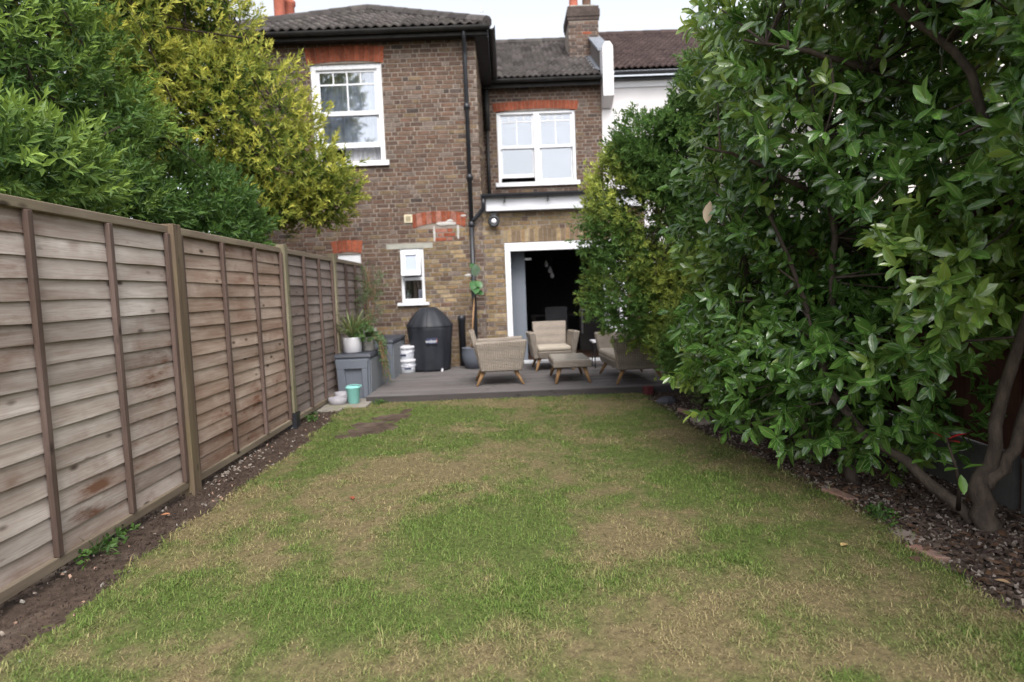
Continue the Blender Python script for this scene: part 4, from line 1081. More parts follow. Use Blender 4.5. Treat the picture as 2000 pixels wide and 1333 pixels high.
# ------------------------------------------------------------------ rattan furniture
def rattan_seat(label, name, cat, loc, rotz, w=.78, d=.74, group=None):
    """faces -Y; origin on the deck at the middle"""
    t = thing(name, label, cat, loc, rotz, group)
    hw_ = w/2; hd = d/2
    zb, za, zk, zs = .185, .60, .735, .30
    for s in (-1, 1):
        xo_t, xi_t, xo_b, xi_b = s*hw_, s*(hw_-.10), s*(hw_-.075), s*(hw_-.155)
        ft, fb, rt, rb = -hd, -hd+.075, hd-.05, hd-.12
        P = [(xo_b, fb, zb), (xi_b, fb, zb), (xi_b, rb, zb), (xo_b, rb, zb), (xo_t, ft, za), (xi_t, ft, za), (xi_t, rt, za-.02), (xo_t, rt, za-.02)]
        if s > 0: P = [P[1], P[0], P[3], P[2], P[5], P[4], P[7], P[6]]
        k = MB(); k.hexa(P); bevel(obj('arm', k.mesh('arm', m_rattan), t), .022, 3)
    ix = hw_-.157
    k = MB(); k.hexa([(-ix, -hd+.07, zb+.005), (ix, -hd+.07, zb+.005), (ix, hd-.13, zb+.005), (-ix, hd-.13, zb+.005), (-ix-.03, -hd+.035, zs), (ix+.03, -hd+.035, zs), (ix+.03, hd-.12, zs), (-ix-.03, hd-.12, zs)])
    bevel(obj('seat_base', k.mesh('seat_base', m_rattan), t), .015, 2)
    k = MB(); k.box(-ix-.02, ix+.02, -hd+.045, hd-.20, zs+.002, zs+.075); bevel(obj('seat_cushion', k.mesh('seat_cushion', m_cushion, True), t), .028, 3)
    bx = hw_-.115
    k = MB(); k.hexa([(-bx+.03, hd-.19, zb+.01), (bx-.03, hd-.19, zb+.01), (bx-.03, hd-.115, zb+.01), (-bx+.03, hd-.115, zb+.01), (-bx, hd-.055, zk), (bx, hd-.055, zk), (bx, hd+.02, zk-.015), (-bx, hd+.02, zk-.015)])
    bevel(obj('backrest', k.mesh('backrest', m_rattan), t), .02, 3)
    for sx in (-1, 1):
        for sy in (-1, 1):
            a = (sx*(hw_-.17), sy*(hd-.17), zb+.02); b = (sx*(hw_-.10), sy*(hd-.06), .002)
            k = MB(); k.tube([a, b], [.032, .015], 10); obj('leg', k.mesh('leg', m_teak, True), t)
    return t
rattan_seat('beige rattan armchair facing the camera in front of the dark doorway', 'rattan_armchair', 'armchair', (.66, 10.0, DZ), math.radians(3), group='rattan armchairs')
rattan_seat('beige rattan armchair seen from its side, at left of the coffee table', 'rattan_armchair', 'armchair', (-.165, 8.66, DZ), math.radians(94), group='rattan armchairs')
rattan_seat('beige rattan loveseat half hidden behind the shrub', 'rattan_loveseat', 'sofa', (1.62, 8.62, DZ), math.radians(-87), w=1.32)
t = thing('coffee_table', 'low rattan coffee table with glass top between the armchairs', 'table', (.80, 8.72, DZ), math.radians(1))
k = MB(); k.box(-.25, .25, -.43, .43, .21, .305); bevel(obj('apron', k.mesh('apron', m_rattan), t), .015, 2)
k = MB(); k.box(-.235, .235, -.415, .415, .3055, .315); bevel(obj('glass_top', k.mesh('glass_top', m_tabletop), t), .003, 1)
for sx in (-1, 1):
    for sy in (-1, 1):
        k = MB(); k.tube([(sx*.16, sy*.33, .212), (sx*.225, sy*.42, .002)], [.032, .017], 10); obj('leg', k.mesh('leg', m_teak, True), t)
t = thing('side_table', 'small white-topped side table with thin black legs behind the loveseat', 'table', (1.40, 9.95, DZ))
k = MB(); k.box(-.13, .2, -.2, .2, .40, .42); obj('tabletop', k.mesh('tabletop', m_potw), t)
for sx in (-.10, .17):
    for sy in (-.17, .17):
        k = MB(); k.tube([(sx, sy, 0), (sx, sy, .40)], .010, 6); obj('leg', k.mesh('leg', m_black), t)

# ------------------------------------------------------------------ covered barbecue
t = thing('covered_barbecue', 'kettle barbecue under a black cover with small white emblem', 'barbecue', (-1.30, 10.42, DZ))
prof = [(.30, .0), (.305, .05), (.325, .25), (.34, .45), (.365, .66), (.372, .72), (.345, .765), (.29, .85), (.20, .95), (.13, 1.005), (.085, 1.02), (.0, 1.028)]
def wob(a, i): return 1+(.018*math.cos(8*a+.4)+.014*math.sin(5*a+i*.4)+.012*math.sin(13*a))*(1 if i < 9 else .4)*(1.5 if i < 3 else 1)
k = MB(); k.lathe(prof[:-1]+[(.02, 1.028)], 56, (0, 0, 0), 0, wob); obj('cover', k.mesh('cover', m_cover, True), t)
k = MB()
for a in np.linspace(0, 2*PI, 9)[:-1]:
    pts = [(r*1.012*wob(a, i+5)*math.cos(a), r*1.012*wob(a, i+5)*math.sin(a), z+.002) for i, (r, z) in enumerate(prof[5:11])]
    k.tube(pts, .006, 5)
k.tube([(.374*math.cos(a)*wob(a, 5), .374*math.sin(a)*wob(a, 5), .72) for a in np.linspace(0, 2*PI, 57)], .006, 5, False)
obj('seam', k.mesh('seam', m_cover, True), t)
def text_mesh(s, size, mat, ext=.0006):
    cu = bpy.data.curves.new('txt', 'FONT'); cu.body = s; cu.size = size; cu.extrude = ext; cu.align_x = 'CENTER'; cu.align_y = 'CENTER'
    to = bpy.data.objects.new('txt', cu); COL.objects.link(to); bpy.context.view_layer.update()
    me = bpy.data.meshes.new_from_object(to.evaluated_get(bpy.context.evaluated_depsgraph_get()))
    bpy.data.objects.remove(to); me.materials.clear(); me.materials.append(mat); return me
em = obj('emblem', MB().box(-.085, .085, -.004, .0, -.045, .045).mesh('emblem', m_bluelabel), t, (.075, -.357, .50)); em.rotation_euler = (0, 0, math.radians(12))
o = obj('emblem_lettering', text_mesh('weber', .072, M('emblem_white', (.8, .82, .88), None, 4, .4)), em, (-.012, -.0052, -.005)); o.rotation_euler = (PI/2, 0, 0)
k = MB(); k.box(.066, .082, -.0055, -.0042, -.03, .03); obj('emblem_mark', k.mesh('emblem_mark', BR['red']), em)
k = MB(); k.box(-.016, .016, -.003, .003, 0, .05); o = obj('care_tag', k.mesh('care_tag', m_potw), t, (.20, -.275, -.0)); o.rotation_euler = (0, .3, .5)

# ------------------------------------------------------------------ stacked tubs
def tub(label, loc, rot):
    t = thing('plastic_tub', label, 'tub', loc, rot, 'stacked paint tubs')
    k = MB(); k.lathe([(.118, 0), (.125, .005), (.140, .175), (.140, .18)], 28); obj('body', k.mesh('body', m_tub, True), t)
    k = MB(); k.lathe([(.1265, .03), (.1405, .155)], 28, mi=0); k.f = k.f[:-2]; k.m = k.m[:-2]; obj('printed_band', k.mesh('printed_band', m_tublabel, True), t)
    k = MB(); k.lathe([(.145, .168), (.152, .170), (.152, .212), (.145, .218), (.13, .212)], 28); obj('lid', k.mesh('lid', m_potw, True), t)
    k = MB(); k.tube([(.155*math.cos(a), .155*math.sin(a)-.01, .15-.05*math.sin(a*1.0)) for a in np.linspace(.1, PI-.1, 12)], .004, 5); o = obj('handle', k.mesh('handle', m_potw, True), t); o.rotation_euler = (0, 0, PI)
    k = MB(); k.box(-.05, .05, -.1365, -.1355, .06, .085); o = obj('print_mark', k.mesh('print_mark', m_bluelabel), t)
    return t
tub('lower of two stacked white tubs, its lid under the other tub', (-1.655, 10.22, DZ), .2)
tub('upper of two stacked white tubs with a plain white lid on top', (-1.66, 10.215, DZ+.214), -.25)

# ------------------------------------------------------------------ storage boxes
def storage(label, x0, x1, y0, y1, h, front=True):
    w = (x1-x0)/2; d_ = (y1-y0)/2; t = thing('storage_box', label, 'storage box', ((x0+x1)/2, (y0+y1)/2, 0), 0, 'garden storage boxes')
    tp = .05; hb = h-.05
    k = MB(); k.hexa([(-w+tp, -d_+tp*.6, 0), (w-tp*.4, -d_+tp*.6, 0), (w-tp*.4, d_, 0), (-w+tp, d_, 0), (-w, -d_, hb), (w, -d_, hb), (w, d_, hb), (-w, d_, hb)])
    bevel(obj('body', k.mesh('body', m_store), t), .015, 2)
    if front:
        yf = lambda z: -d_+tp*.6*(1-z/hb)-.004
        def quad(xa0, xb0, xa1, xb1, z0, z1, o_=0.0): return [(xa0, yf(z0)-o_, z0), (xb0, yf(z0)-o_, z0), (xb1, yf(z1)-o_, z1), (xa1, yf(z1)-o_, z1)]
        # raised surround round a sunken trapezoid panel
        k = MB()
        for q in [((-w+.03, -.08, -w+.02, -w+.115, .02, hb-.14)), ((w*.55, w-.045, w*.52, w-.03, .02, hb-.14)), ((-w+.018, w-.03, -w+.008, w-.015, hb-.139, hb-.02))]:
            a = quad(*q, .036); b = quad(*q, -.01); k.hexa([a[0], a[1], b[1], b[0], a[3], a[2], b[2], b[3]])
        bevel(obj('front_frame', k.mesh('front_frame', m_store), t), .006, 2)
    k = MB(); n = 11 if front else 9
    for i in range(n):
        ya = -d_+.05+(2*d_-.1)*i/n; yb = ya+(2*d_-.1)/n-.012
        k.hexa([(w-tp*.42, ya, .04), (w-tp*.4+.012, ya, .04), (w-tp*.4+.012, yb, .04), (w-tp*.42, yb, .04), (w-.004, ya, hb-.03), (w+.010, ya, hb-.03), (w+.010, yb, hb-.03), (w-.004, yb, hb-.03)])
    bevel(obj('side_ribs', k.mesh('side_ribs', m_store_l), t), .004, 1)
    k = MB(); k.hexa([(-w-.015, -d_-.02, hb+.001), (w+.02, -d_-.02, hb+.001), (w+.02, d_+.01, hb+.001), (-w-.015, d_+.01, hb+.001), (-w, -d_, h), (w, -d_, h), (w, d_, h), (-w, d_, h)])
    bevel(obj('lid', k.mesh('lid', m_lid), t), .01, 2)
    return t
storage('grey plastic storage box with pot plants on its charcoal lid', -2.245, -1.80, 8.16, 9.36, .60)
storage('grey storage box standing farther back beside the barbecue', -2.245, -1.74, 9.46, 10.62, .68, False)

# slab, bowls, bucket
k = MB(); k.box(-.33, .33, -.28, .28, -.02, .035); sl_ = put('paving_slab', k, m_slab, 'mossy paving slab under the mint bucket', 'slab', (-2.06, 7.80, 0)); bevel(sl_, .008, 2)
k = MB(); k.box(-.2, .2, -.06, .06, 0, .035); o = put('broken_slab', k, m_slab, 'broken flat stone at the fence foot beside the slab', 'stone', (-2.2, 7.44, -.005), .08); bevel(o, .008, 2)
t = thing('mint_bucket', 'small mint green bucket on the slab before the storage box', 'bucket', (-1.93, 7.74, .036))
k = MB(); k.lathe([(.062, 0), (.066, .004), (.087, .185), (.092, .19), (.092, .20), (.083, .20), (.06, .02)], 24); obj('body', k.mesh('body', m_mint, True), t)
k = MB(); k.tube([(.092*math.cos(a), .092*math.sin(a)*.2+.06, .195+.02*math.sin(a)) for a in np.linspace(0, PI, 14)], .005, 6); obj('handle', k.mesh('handle', m_mint, True), t)
k = MB(); k.lathe([(.10, 0), (.105, .004), (.12, .075), (.112, .075), (.1, .012)], 26); put('bowl', k, m_bowl, 'wide grey plant bowl on the slab, front of the pair', 'bowl', (-2.12, 7.74, .036), 0, True)
k = MB(); k.lathe([(.07, 0), (.075, .004), (.085, .11), (.079, .11), (.07, .012)], 24); put('bowl', k, m_bowl, 'smaller grey bowl standing behind the wide one', 'bowl', (-2.13, 7.95, .036), 0, True)

# ------------------------------------------------------------------ foliage tools
def nrm(a): return a/np.maximum(np.linalg.norm(a, axis=1, keepdims=True), 1e-9)
def shoots(P, D, nl, L, wd, slen, rng, ang=(0.5, 1.15), droop=0.15, tipf=None, big=False):
    """leaves set round many little shoots. returns V, F, attributes"""
    n = len(P); D = nrm(D)
    a = np.where(np.abs(D[:, 2:3]) < .9, np.array([[0, 0, 1.]]), np.array([[1., 0, 0]])); U = nrm(np.cross(D, a)); Wv = np.cross(D, U)
    k = np.tile(np.arange(nl), n); s = np.repeat(np.arange(n), nl); N = n*nl
    t = (k+rng.random(N))/nl; az = k*2.4+np.repeat(rng.random(n)*6.28, nl)+rng.normal(0, .25, N)
    an = ang[1]+(ang[0]-ang[1])*t+rng.normal(0, .18, N)
    base = P[s]+D[s]*(t*slen)[:, None]
    ld = D[s]*np.cos(an)[:, None]+(U[s]*np.cos(az)[:, None]+Wv[s]*np.sin(az)[:, None])*np.sin(an)[:, None]
    ld[:, 2] -= droop*rng.random(N); ld = nrm(ld)
    wdv = np.cross(ld, D[s]+rng.normal(0, .15, (N, 3))); wdv = nrm(wdv); nv = np.cross(wdv, ld)
    l = L*rng.uniform(.5, 1.2, N)*(1-.35*t); w = wd*rng.uniform(.8, 1.2, N)*(l/L)
    l = l[:, None]; w = w[:, None]
    rnd = rng.random(N)*.75+.25*np.repeat(rng.random(n), nl)
    tip = np.zeros(N) if tipf is None else np.clip(np.repeat(tipf, nl)*(.45+.7*t)+rng.normal(0, .12, N), 0, 1)*(np.repeat(tipf, nl) > .03)
    fold = .35
    if not big:
        V = np.stack([base, base+ld*l*.45+wdv*w+nv*w*fold, base+ld*l-nv*l*.08, base+ld*l*.45-wdv*w+nv*w*fold], 1)
        q = np.array([[0, 1, 2], [0, 2, 3]]); m_ = 4
    else:
        c = rng.uniform(-.10, .30, N)[:, None]
        pts = []
        for u, ww in ((.0, .10), (.22, .72), (.5, 1.0), (.78, .72)):
            ctr = base+ld*l*u-nv*l*c*u*u
            pts += [ctr-wdv*w*ww+nv*w*ww*fold, ctr, ctr+wdv*w*ww+nv*w*ww*fold]
        pts.append(base+ld*l-nv*l*c); V = np.stack(pts, 1); m_ = 13
        q = []
        for r in range(3):
            a0 = r*3; b0 = a0+3
            q += [[a0, a0+1, b0+1], [a0, b0+1, b0], [a0+1, a0+2, b0+2], [a0+1, b0+2, b0+1]]
        q += [[9, 10, 12], [10, 11, 12]]; q = np.array(q)
    F = (np.arange(N)*m_)[:, None, None]+q[None]
    return V.reshape(-1, 3), F.reshape(-1, 3), {'rnd': np.repeat(rnd, m_), 'tip': np.repeat(tip, m_)}, (base, ld, nv, l[:, 0], rnd, tip)

def blob_points(blobs, n, rng, clump=2.2, thr=.42, shell=.55, seed=3):
    """points and outward directions in a set of ellipsoids, thinned into clumps"""
    vol = np.array([b[3]*b[4]*b[5] for b in blobs])**(2/3.); vol = vol/vol.sum()
    M2 = n*3
    idx = rng.choice(len(blobs), M2, p=vol); B = np.array(blobs)[idx]
    d = nrm(rng.normal(0, 1, (M2, 3)))
    r = np.where(rng.random(M2) < shell, np.where(rng.random(M2) < .14, rng.uniform(1.0, 1.16, M2), rng.uniform(.80, 1.02, M2)), rng.random(M2)**(1/2.5)*.9)
    lump = 1+.34*(noise3(d*2.1+B[:, :3], seed)-.5)*2
    p = B[:, :3]+d*B[:, 3:6]*(r*lump)[:, None]
    nv = noise3(p*clump, seed+1)
    nv = .55*nv+.45*noise3(p*clump*.45+7.7, seed+9)
    keep = nv > thr-.06*rng.random(M2)
    p = p[keep][:n]; d = d[keep][:n]; r = r[keep][:n]; nn = nv[keep][:n]
    return p, d, r, nn

def foliage(name, mesh_in, mat, parent):
    V, F, at = mesh_in
    o = obj(name, npmesh(name, V, F, mat, at), parent); o['kind'] = 'stuff'; return o

def limbs(parent, paths, mat, name='trunk', n=9):
    for i, (pts, rad) in enumerate(paths):
        rs = random.Random(i*7+len(pts)); fine = []; fr = []
        for j in range(len(pts)-1):
            a = Vector(pts[j]); b = Vector(pts[j+1]); m_ = 4
            for q in range(m_):
                u = q/m_; p = a.lerp(b, u)
                if q: p += Vector((rs.gauss(0, .012), rs.gauss(0, .012), 0))
                fine.append(p); fr.append(rad[j]+(rad[j+1]-rad[j])*u)
        fine.append(Vector(pts[-1])); fr.append(rad[-1])
        k = MB(); k.tube(fine, fr, n); obj(name if i == 0 else ('stem' if fr[0] > .03 else 'branch'), k.mesh(name, mat, True), parent)

def twigs(parent, starts, ends, mat, r=.006, name='twigs'):
    """thin bent twigs joined into one part"""
    k = MB()
    for a, b in zip(starts, ends):
        a = Vector(a); b = Vector(b); mid = a.lerp(b, .5)+Vector((random.gauss(0, .05), random.gauss(0, .05), random.uniform(-.02, .08)))
        k.tube([a, mid, b], [r*1.6, r, r*.5], 5, False)
    o = obj(name, k.mesh(name, mat, True), parent); o['kind'] = 'stuff'

m_golden = leafmat('golden_evergreen_leaf', (.030, .072, .012), (.10, .18, .03), (.62, .60, .12), .55, .25, .28)
m_green = leafmat('mid_green_leaf', (.022, .062, .014), (.10, .185, .038), (.27, .39, .075), .5, .3, .25)
m_midsh = leafmat('variegated_leaf', (.032, .085, .020), (.13, .235, .052), (.48, .52, .11), .5, .3, .3)
m_laurel = leafmat('glossy_laurel_leaf', (.022, .070, .013), (.112, .235, .044), (.34, .43, .08), .22, .95, .28, True)
m_fern = leafmat('soft_plant_leaf', (.05, .12, .04), (.14, .24, .08), (.34, .30, .16), .5, .35, .25)
m_ivy = leafmat('trailing_leaf', (.05, .10, .04), (.16, .24, .11), (.24, .26, .14), .5, .3, .25)

rng = np.random.default_rng(5)
# ---- golden tree beyond the fence
GB = [(-4.0, 8.1, 4.6, .95, 1.1, 1.25), (-3.45, 8.1, 3.55, .95, 1.0, .85), (-2.85, 8.2, 2.85, .80, .8, .52), (-4.35, 8.0, 5.5, 1.0, 1.2, 1.1), (-4.45, 7.0, 3.9, 1.0, 1.0, 1.5), (-2.42, 8.3, 2.62, .55, .5, .34), (-2.95, 8.0, 2.35, .6, .6, .38), (-3.75, 7.6, 5.6, .7, .8, .8)]
t = thing('golden_tree', 'bushy evergreen tree with yellow shoots hanging over the left fence', 'tree', (-3.5, 8.3, 0), worldparts=True, group='trees beyond the left fence')
limbs(t, [([(-3.5, 8.3, 0), (-3.45, 8.25, 1.6), (-3.6, 8.1, 3.0), (-3.8, 8.1, 4.6)], [.13, .11, .08, .04]), ([(-3.45, 8.25, 1.7), (-2.9, 8.2, 2.6), (-2.1, 8.2, 2.5)], [.06, .04, .012]), ([(-3.5, 8.2, 2.2), (-4.2, 7.6, 3.4), (-4.4, 7.4, 4.6)], [.07, .05, .02]), ([(-3.55, 8.1, 2.7), (-2.8, 8.1, 3.5)], [.05, .015])], m_bark_d)
P, Dn, r, nn = blob_points(GB, 12500, rng, 2.6, .46, .66, 3)
D2 = nrm(Dn+np.array([[.15, -.25, .55]])+rng.normal(0, .35, P.shape))
tipf = np.clip((r-.72)*3.4, 0, 1)*np.clip((noise3(P*1.5, 31)-.20)*3.4, 0, 1)*rng.uniform(.5, 1, len(P))*np.clip((P[:, 0]+4.9)/1.2, .1, 1)
V, F, at, _ = shoots(P, D2, 10, .098, .0150, .13, rng, (.30, .95), .1, tipf)
foliage('crown', (V, F, at), m_golden, t)
twigs(t, [(-3.5+random.gauss(0, .4), 8.1+random.gauss(0, .4), random.uniform(2.4, 4.6)) for _ in range(90)], P[rng.choice(len(P), 90)], m_bark_d, .007)

# ---- dark green tree nearer the camera beyond the fence
DB = [(-4.5, 5.2, 3.0, 1.5, 1.5, 1.35), (-5.5, 5.4, 4.4, 1.55, 1.6, 1.5), (-3.4, 5.0, 2.15, .65, 1.4, .46), (-3.3, 6.4, 2.25, .7, 1.0, .50), (-3.7, 6.2, 2.75, .6, .8, .5), (-2.9, 6.7, 2.05, .40, .6, .26), (-3.3, 3.9, 2.15, .8, .9, .42), (-5.4, 4.6, 3.6, 1.4, 1.2, 1.3), (-3.65, 7.0, 2.6, .55, .6, .5)]
t = thing('green_tree', 'dense dark green tree spilling over the fence top at left', 'tree', (-4.2, 5.6, 0), worldparts=True, group='trees beyond the left fence')
limbs(t, [([(-4.2, 5.6, 0), (-4.25, 5.5, 1.6), (-4.5, 5.4, 3.0), (-4.8, 5.5, 4.6)], [.14, .12, .09, .04]), ([(-4.25, 5.5, 1.5), (-3.6, 5.3, 2.1), (-3.0, 5.0, 2.3)], [.06, .04, .012]), ([(-4.2, 5.55, 1.8), (-3.6, 6.2, 2.4), (-3.0, 6.8, 2.4)], [.06, .04, .012])], m_bark_d)
P, Dn, r, nn = blob_points(DB, 13000, rng, 2.1, .47, .66, 13)
D2 = nrm(Dn+np.array([[.25, -.25, .5]])+rng.normal(0, .35, P.shape))
tipf = np.clip((r-.8)*4.0, 0, 1)*np.clip((noise3(P*1.6, 41)-.40)*2.6, 0, .9)
V, F, at, _ = shoots(P, D2, 10, .105, .0165, .15, rng, (.30, .95), .12, tipf)
foliage('crown', (V, F, at), m_green, t)
twigs(t, [(-4.3+random.gauss(0, .5), 5.4+random.gauss(0, .6), random.uniform(2.0, 4.2)) for _ in range(90)], P[rng.choice(len(P), 90)], m_bark_d, .007)

# ---- variegated shrub beside the deck
SB = [(1.75, 7.2, 1.0, .42, .4, .34), (2.05, 7.1, .70, .45, .5, .4), (1.32, 7.2, 2.25, .36, .5, .55), (1.40, 7.15, 2.65, .32, .4, .3), (1.62, 7.2, 2.05, .74, .75, .85), (1.50, 7.2, 1.25, .58, .65, .55), (1.72, 7.0, 2.75, .62, .65, .42), (2.1, 6.7, 1.0, .55, .75, .62), (2.30, 7.0, 2.6, .6, .7, .9), (2.0, 6.3, .75, .45, .6, .45), (1.98, 6.9, 2.95, .34, .4, .40), (2.25, 6.6, 3.35, .42, .5, .4)]
t = thing('variegated_shrub', 'tall small-leaved shrub with yellow tips in front of the loveseat', 'shrub', (2.2, 7.0, 0), worldparts=True)
limbs(t, [([(2.2, 7.0, 0), (2.12, 7.0, .7), (1.9, 7.05, 1.5), (1.7, 7.1, 2.5)], [.05, .045, .035, .012]), ([(2.28, 6.95, 0), (2.25, 6.9, 1.0), (2.2, 6.9, 2.4), (2.15, 6.8, 3.2)], [.045, .04, .025, .01]), ([(2.1, 6.9, 0), (2.0, 6.6, .7), (1.75, 6.5, 1.3)], [.035, .03, .01]), ([(1.95, 7.05, 1.4), (1.45, 7.1, 1.9)], [.025, .008]), ([(2.15, 7, .9), (1.5, 7.1, 1.2)], [.025, .008])], m_bark)
P, Dn, r, nn = blob_points(SB, 18500, rng, 3.0, .37, .6, 23)
D2 = nrm(Dn+np.array([[-.1, -.2, .5]])+rng.normal(0, .4, P.shape))
tipf = np.clip((r-.7)*2.8, 0, 1)*np.clip((noise3(P*2.0, 51)-.44)*3.0, 0, 1)
V, F, at, _ = shoots(P, D2, 9, .066, .0115, .075, rng, (.4, 1.0), .1, tipf)
foliage('crown', (V, F, at), m_midsh, t)
twigs(t, [(1.95+random.gauss(0, .2), 6.95+random.gauss(0, .2), random.uniform(.9, 2.8)) for _ in range(120)], P[rng.choice(len(P), 120)], m_bark, .005)

# ---- big glossy laurel-leaved shrub on the right
LB = [(2.25, 4.95, 1.75, 1.0, .85, 1.35), (2.35, 4.1, 2.2, 1.12, 1.0, 1.25), (2.60, 3.15, 2.35, .92, .95, .95), (2.45, 4.6, 3.2, 1.1, 1.2, .8), (1.98, 4.7, .98, .78, .75, .82), (2.2, 3.95, 1.02, .78, .7, .80), (2.3, 3.2, 1.28, .5, .5, .45), (2.9, 3.6, 2.6, .6, .8, .9), (2.0, 5.5, .8, .5, .5, .6), (2.62, 2.6, 1.75, .6, .6, .55), (2.5, 3.3, 3.3, 1.0, 1.1, .7), (2.75, 3.0, 2.75, .7, .8, .6), (2.55, 1.75, 2.3, .8, .85, .85), (2.5, .6, 2.3, .85, .85, .9)]  # last two blobs: unseen crown, extended toward camera to shade the lawn
lau = thing('laurel_shrub', 'big glossy large-leaved shrub with forked stems filling the right side', 'shrub', (2.4, 3.6, 0), worldparts=True)
stems = [([(2.43, 3.22, -.02), (2.40, 3.22, .18), (2.45, 3.22, .34), (2.50, 3.2, .75), (2.66, 3.15, 1.5), (2.55, 3.2, 2.6)], [.062, .052, .033, .029, .025, .012]),
         ([(2.43, 3.22, .22), (2.56, 3.2, .42), (2.66, 3.15, .95), (2.75, 3.1, 1.7)], [.036, .031, .028, .016]),
         ([(2.40, 3.26, .02), (2.26, 3.5, .22), (2.10, 3.85, .42), (2.05, 4.1, .62), (1.95, 4.3, 1.3), (1.7, 4.4, 2.0)], [.034, .028, .024, .021, .016, .008]),
         ([(2.12, 3.82, .40), (1.98, 4.0, .62), (1.92, 4.1, 1.1)], [.022, .018, .01]),
         ([(2.2, 4.03, -.02), (2.12, 4.1, .30), (2.08, 4.2, .8), (2.2, 4.3, 1.6), (2.0, 4.2, 2.6)], [.04, .034, .028, .022, .01]),
         ([(2.2, 4.6, -.02), (2.12, 4.6, .4), (2.05, 4.6, 1.2), (1.8, 4.6, 2.2)], [.032, .027, .022, .01]),
         ([(2.22, 5.3, -.02), (2.1, 5.3, .5), (1.95, 5.2, 1.3), (1.8, 5.1, 2.2)], [.035, .03, .022, .01]),
         ([(2.62, 3.05, -.02), (2.66, 3.02, .25), (2.72, 3.0, .8), (2.7, 3.0, 1.8)], [.05, .042, .034, .02]),
         ([(2.55, 3.2, 1.6), (2.3, 3.2, 2.3), (2.0, 3.4, 2.75), (1.7, 3.6, 3.3)], [.025, .021, .015, .008]),
         ([(2.72, 1.6, -.02), (2.66, 1.62, .9), (2.6, 1.7, 2.2)], [.04, .035, .02]), ([(2.7, .6, -.02), (2.62, .62, .9), (2.55, .6, 2.2)], [.04, .035, .02]),
         ([(2.66, 3.15, 1.45), (2.45, 2.9, 2.1), (2.3, 2.8, 2.7)], [.03, .024, .012]),
         ([(2.1, 3.75, 2.5), (1.75, 3.7, 2.6), (1.45, 3.9, 2.75)], [.02, .014, .007]),
         ([(2.05, 4.3, 1.9), (1.6, 4.2, 2.1), (1.3, 4.2, 2.2)], [.018, .012, .006])]
limbs(lau, stems, m_bark, 'trunk', 10)
P, Dn, r, nn = blob_points(LB, 6900, rng, 2.0, .37, .62, 63)
keep = (P[:, 0] < 3.2) & ((P[:, 1] > 2.3) | (P[:, 0] > .9*P[:, 1]))
gap = (P[:, 1] < 3.7) & (P[:, 0] > 1.9) & (P[:, 2] > 1.4) & (P[:, 2] < 2.6) & (rng.random(len(P)) < .3)
keep &= ~gap
P, Dn, r = P[keep], Dn[keep], r[keep]
D2 = nrm(Dn*np.array([[1, .8, .5]])+np.array([[-.25, -.25, .25]])+rng.normal(0, .4, P.shape))
tipf = np.clip(noise3(P*2.5, 71)-.45, 0, .5)*1.3+np.where(rng.random(len(P)) < .04, .5, 0)
NL = 7
V, F, at, (base, ld, nv, ll, rnd, tip) = shoots(P, D2, NL, .130, .0262, .11, rng, (.45, 1.1), .35, tipf, big=True)
# the 300 leaves that show largest become leaves of their own
cd = np.linalg.norm(base-np.array([[0, 0, 1.32]]), axis=1); facing = np.abs((nv*nrm(base-np.array([[0, 0, 1.32]]))).sum(1))
infr = (base[:, 0]/base[:, 1] < .78) & (base[:, 2] < 1.32+base[:, 1]*.42)
# leaves at the front of the crown: nothing nearer along the same direction
dirs = nrm(base-np.array([[0, 0, 1.32]])); cell = np.round(dirs*28).astype(int)
best = {}
score = ll*ll*(.25+facing)/cd**2
order = np.argsort(cd)
front = np.zeros(len(cd), bool); cnt = {}
for i in order:
    if not infr[i]: continue
    c = tuple(cell[i]); n_ = cnt.get(c, 0)
    if n_ < 3: front[i] = True
    cnt[c] = n_+1
cand = np.where(front)[0]; cand = cand[np.argsort(-score[cand])][:300]
isp = np.zeros(len(cd), bool); isp[cand] = True
NV = 13; RIB = np.array([0, 1, 0]*4+[.9]); V3 = V.reshape(-1, NV, 3)
rest = ~isp; nr_ = rest.sum()
q = F[:14].copy()
Fr = ((np.arange(nr_)*NV)[:, None, None]+q[None]).reshape(-1, 3)
foliage('foliage', (V3[rest].reshape(-1, 3), Fr, {'rnd': np.repeat(rnd[rest], NV), 'tip': np.repeat(tip[rest], NV), 'rib': np.tile(RIB, nr_)}), m_laurel, lau).data.polygons.foreach_set('use_smooth', np.ones(len(Fr), bool))
for i in cand:
    o = obj('leaf', npmesh('leaf', V3[i]-base[i], q, m_laurel, {'rnd': np.full(NV, rnd[i]), 'tip': np.full(NV, tip[i]), 'rib': RIB}, smooth=True), lau)
    o.location = Vector(base[i])-Vector(lau.location)
# twigs to each shoot from the closest stem point
sp = []
for pts, rad in stems:
    for j in range(len(pts)-1):
        for u in (0, .33, .66): sp.append(tuple(Vector(pts[j]).lerp(Vector(pts[j+1]), u)))
sp = np.array(sp); sp = sp[sp[:, 2] > .5]
sel = rng.choice(len(P), min(420, len(P)), replace=False)
st_ = []
for i in sel:
    dd_ = np.linalg.norm(sp-P[i]-np.array([0, 0, .0]), axis=1); st_.append(sp[np.argsort(dd_)[random.choice([0, 0, 1, 2])]])
twigs(lau, st_, P[sel], m_bark, .0055)
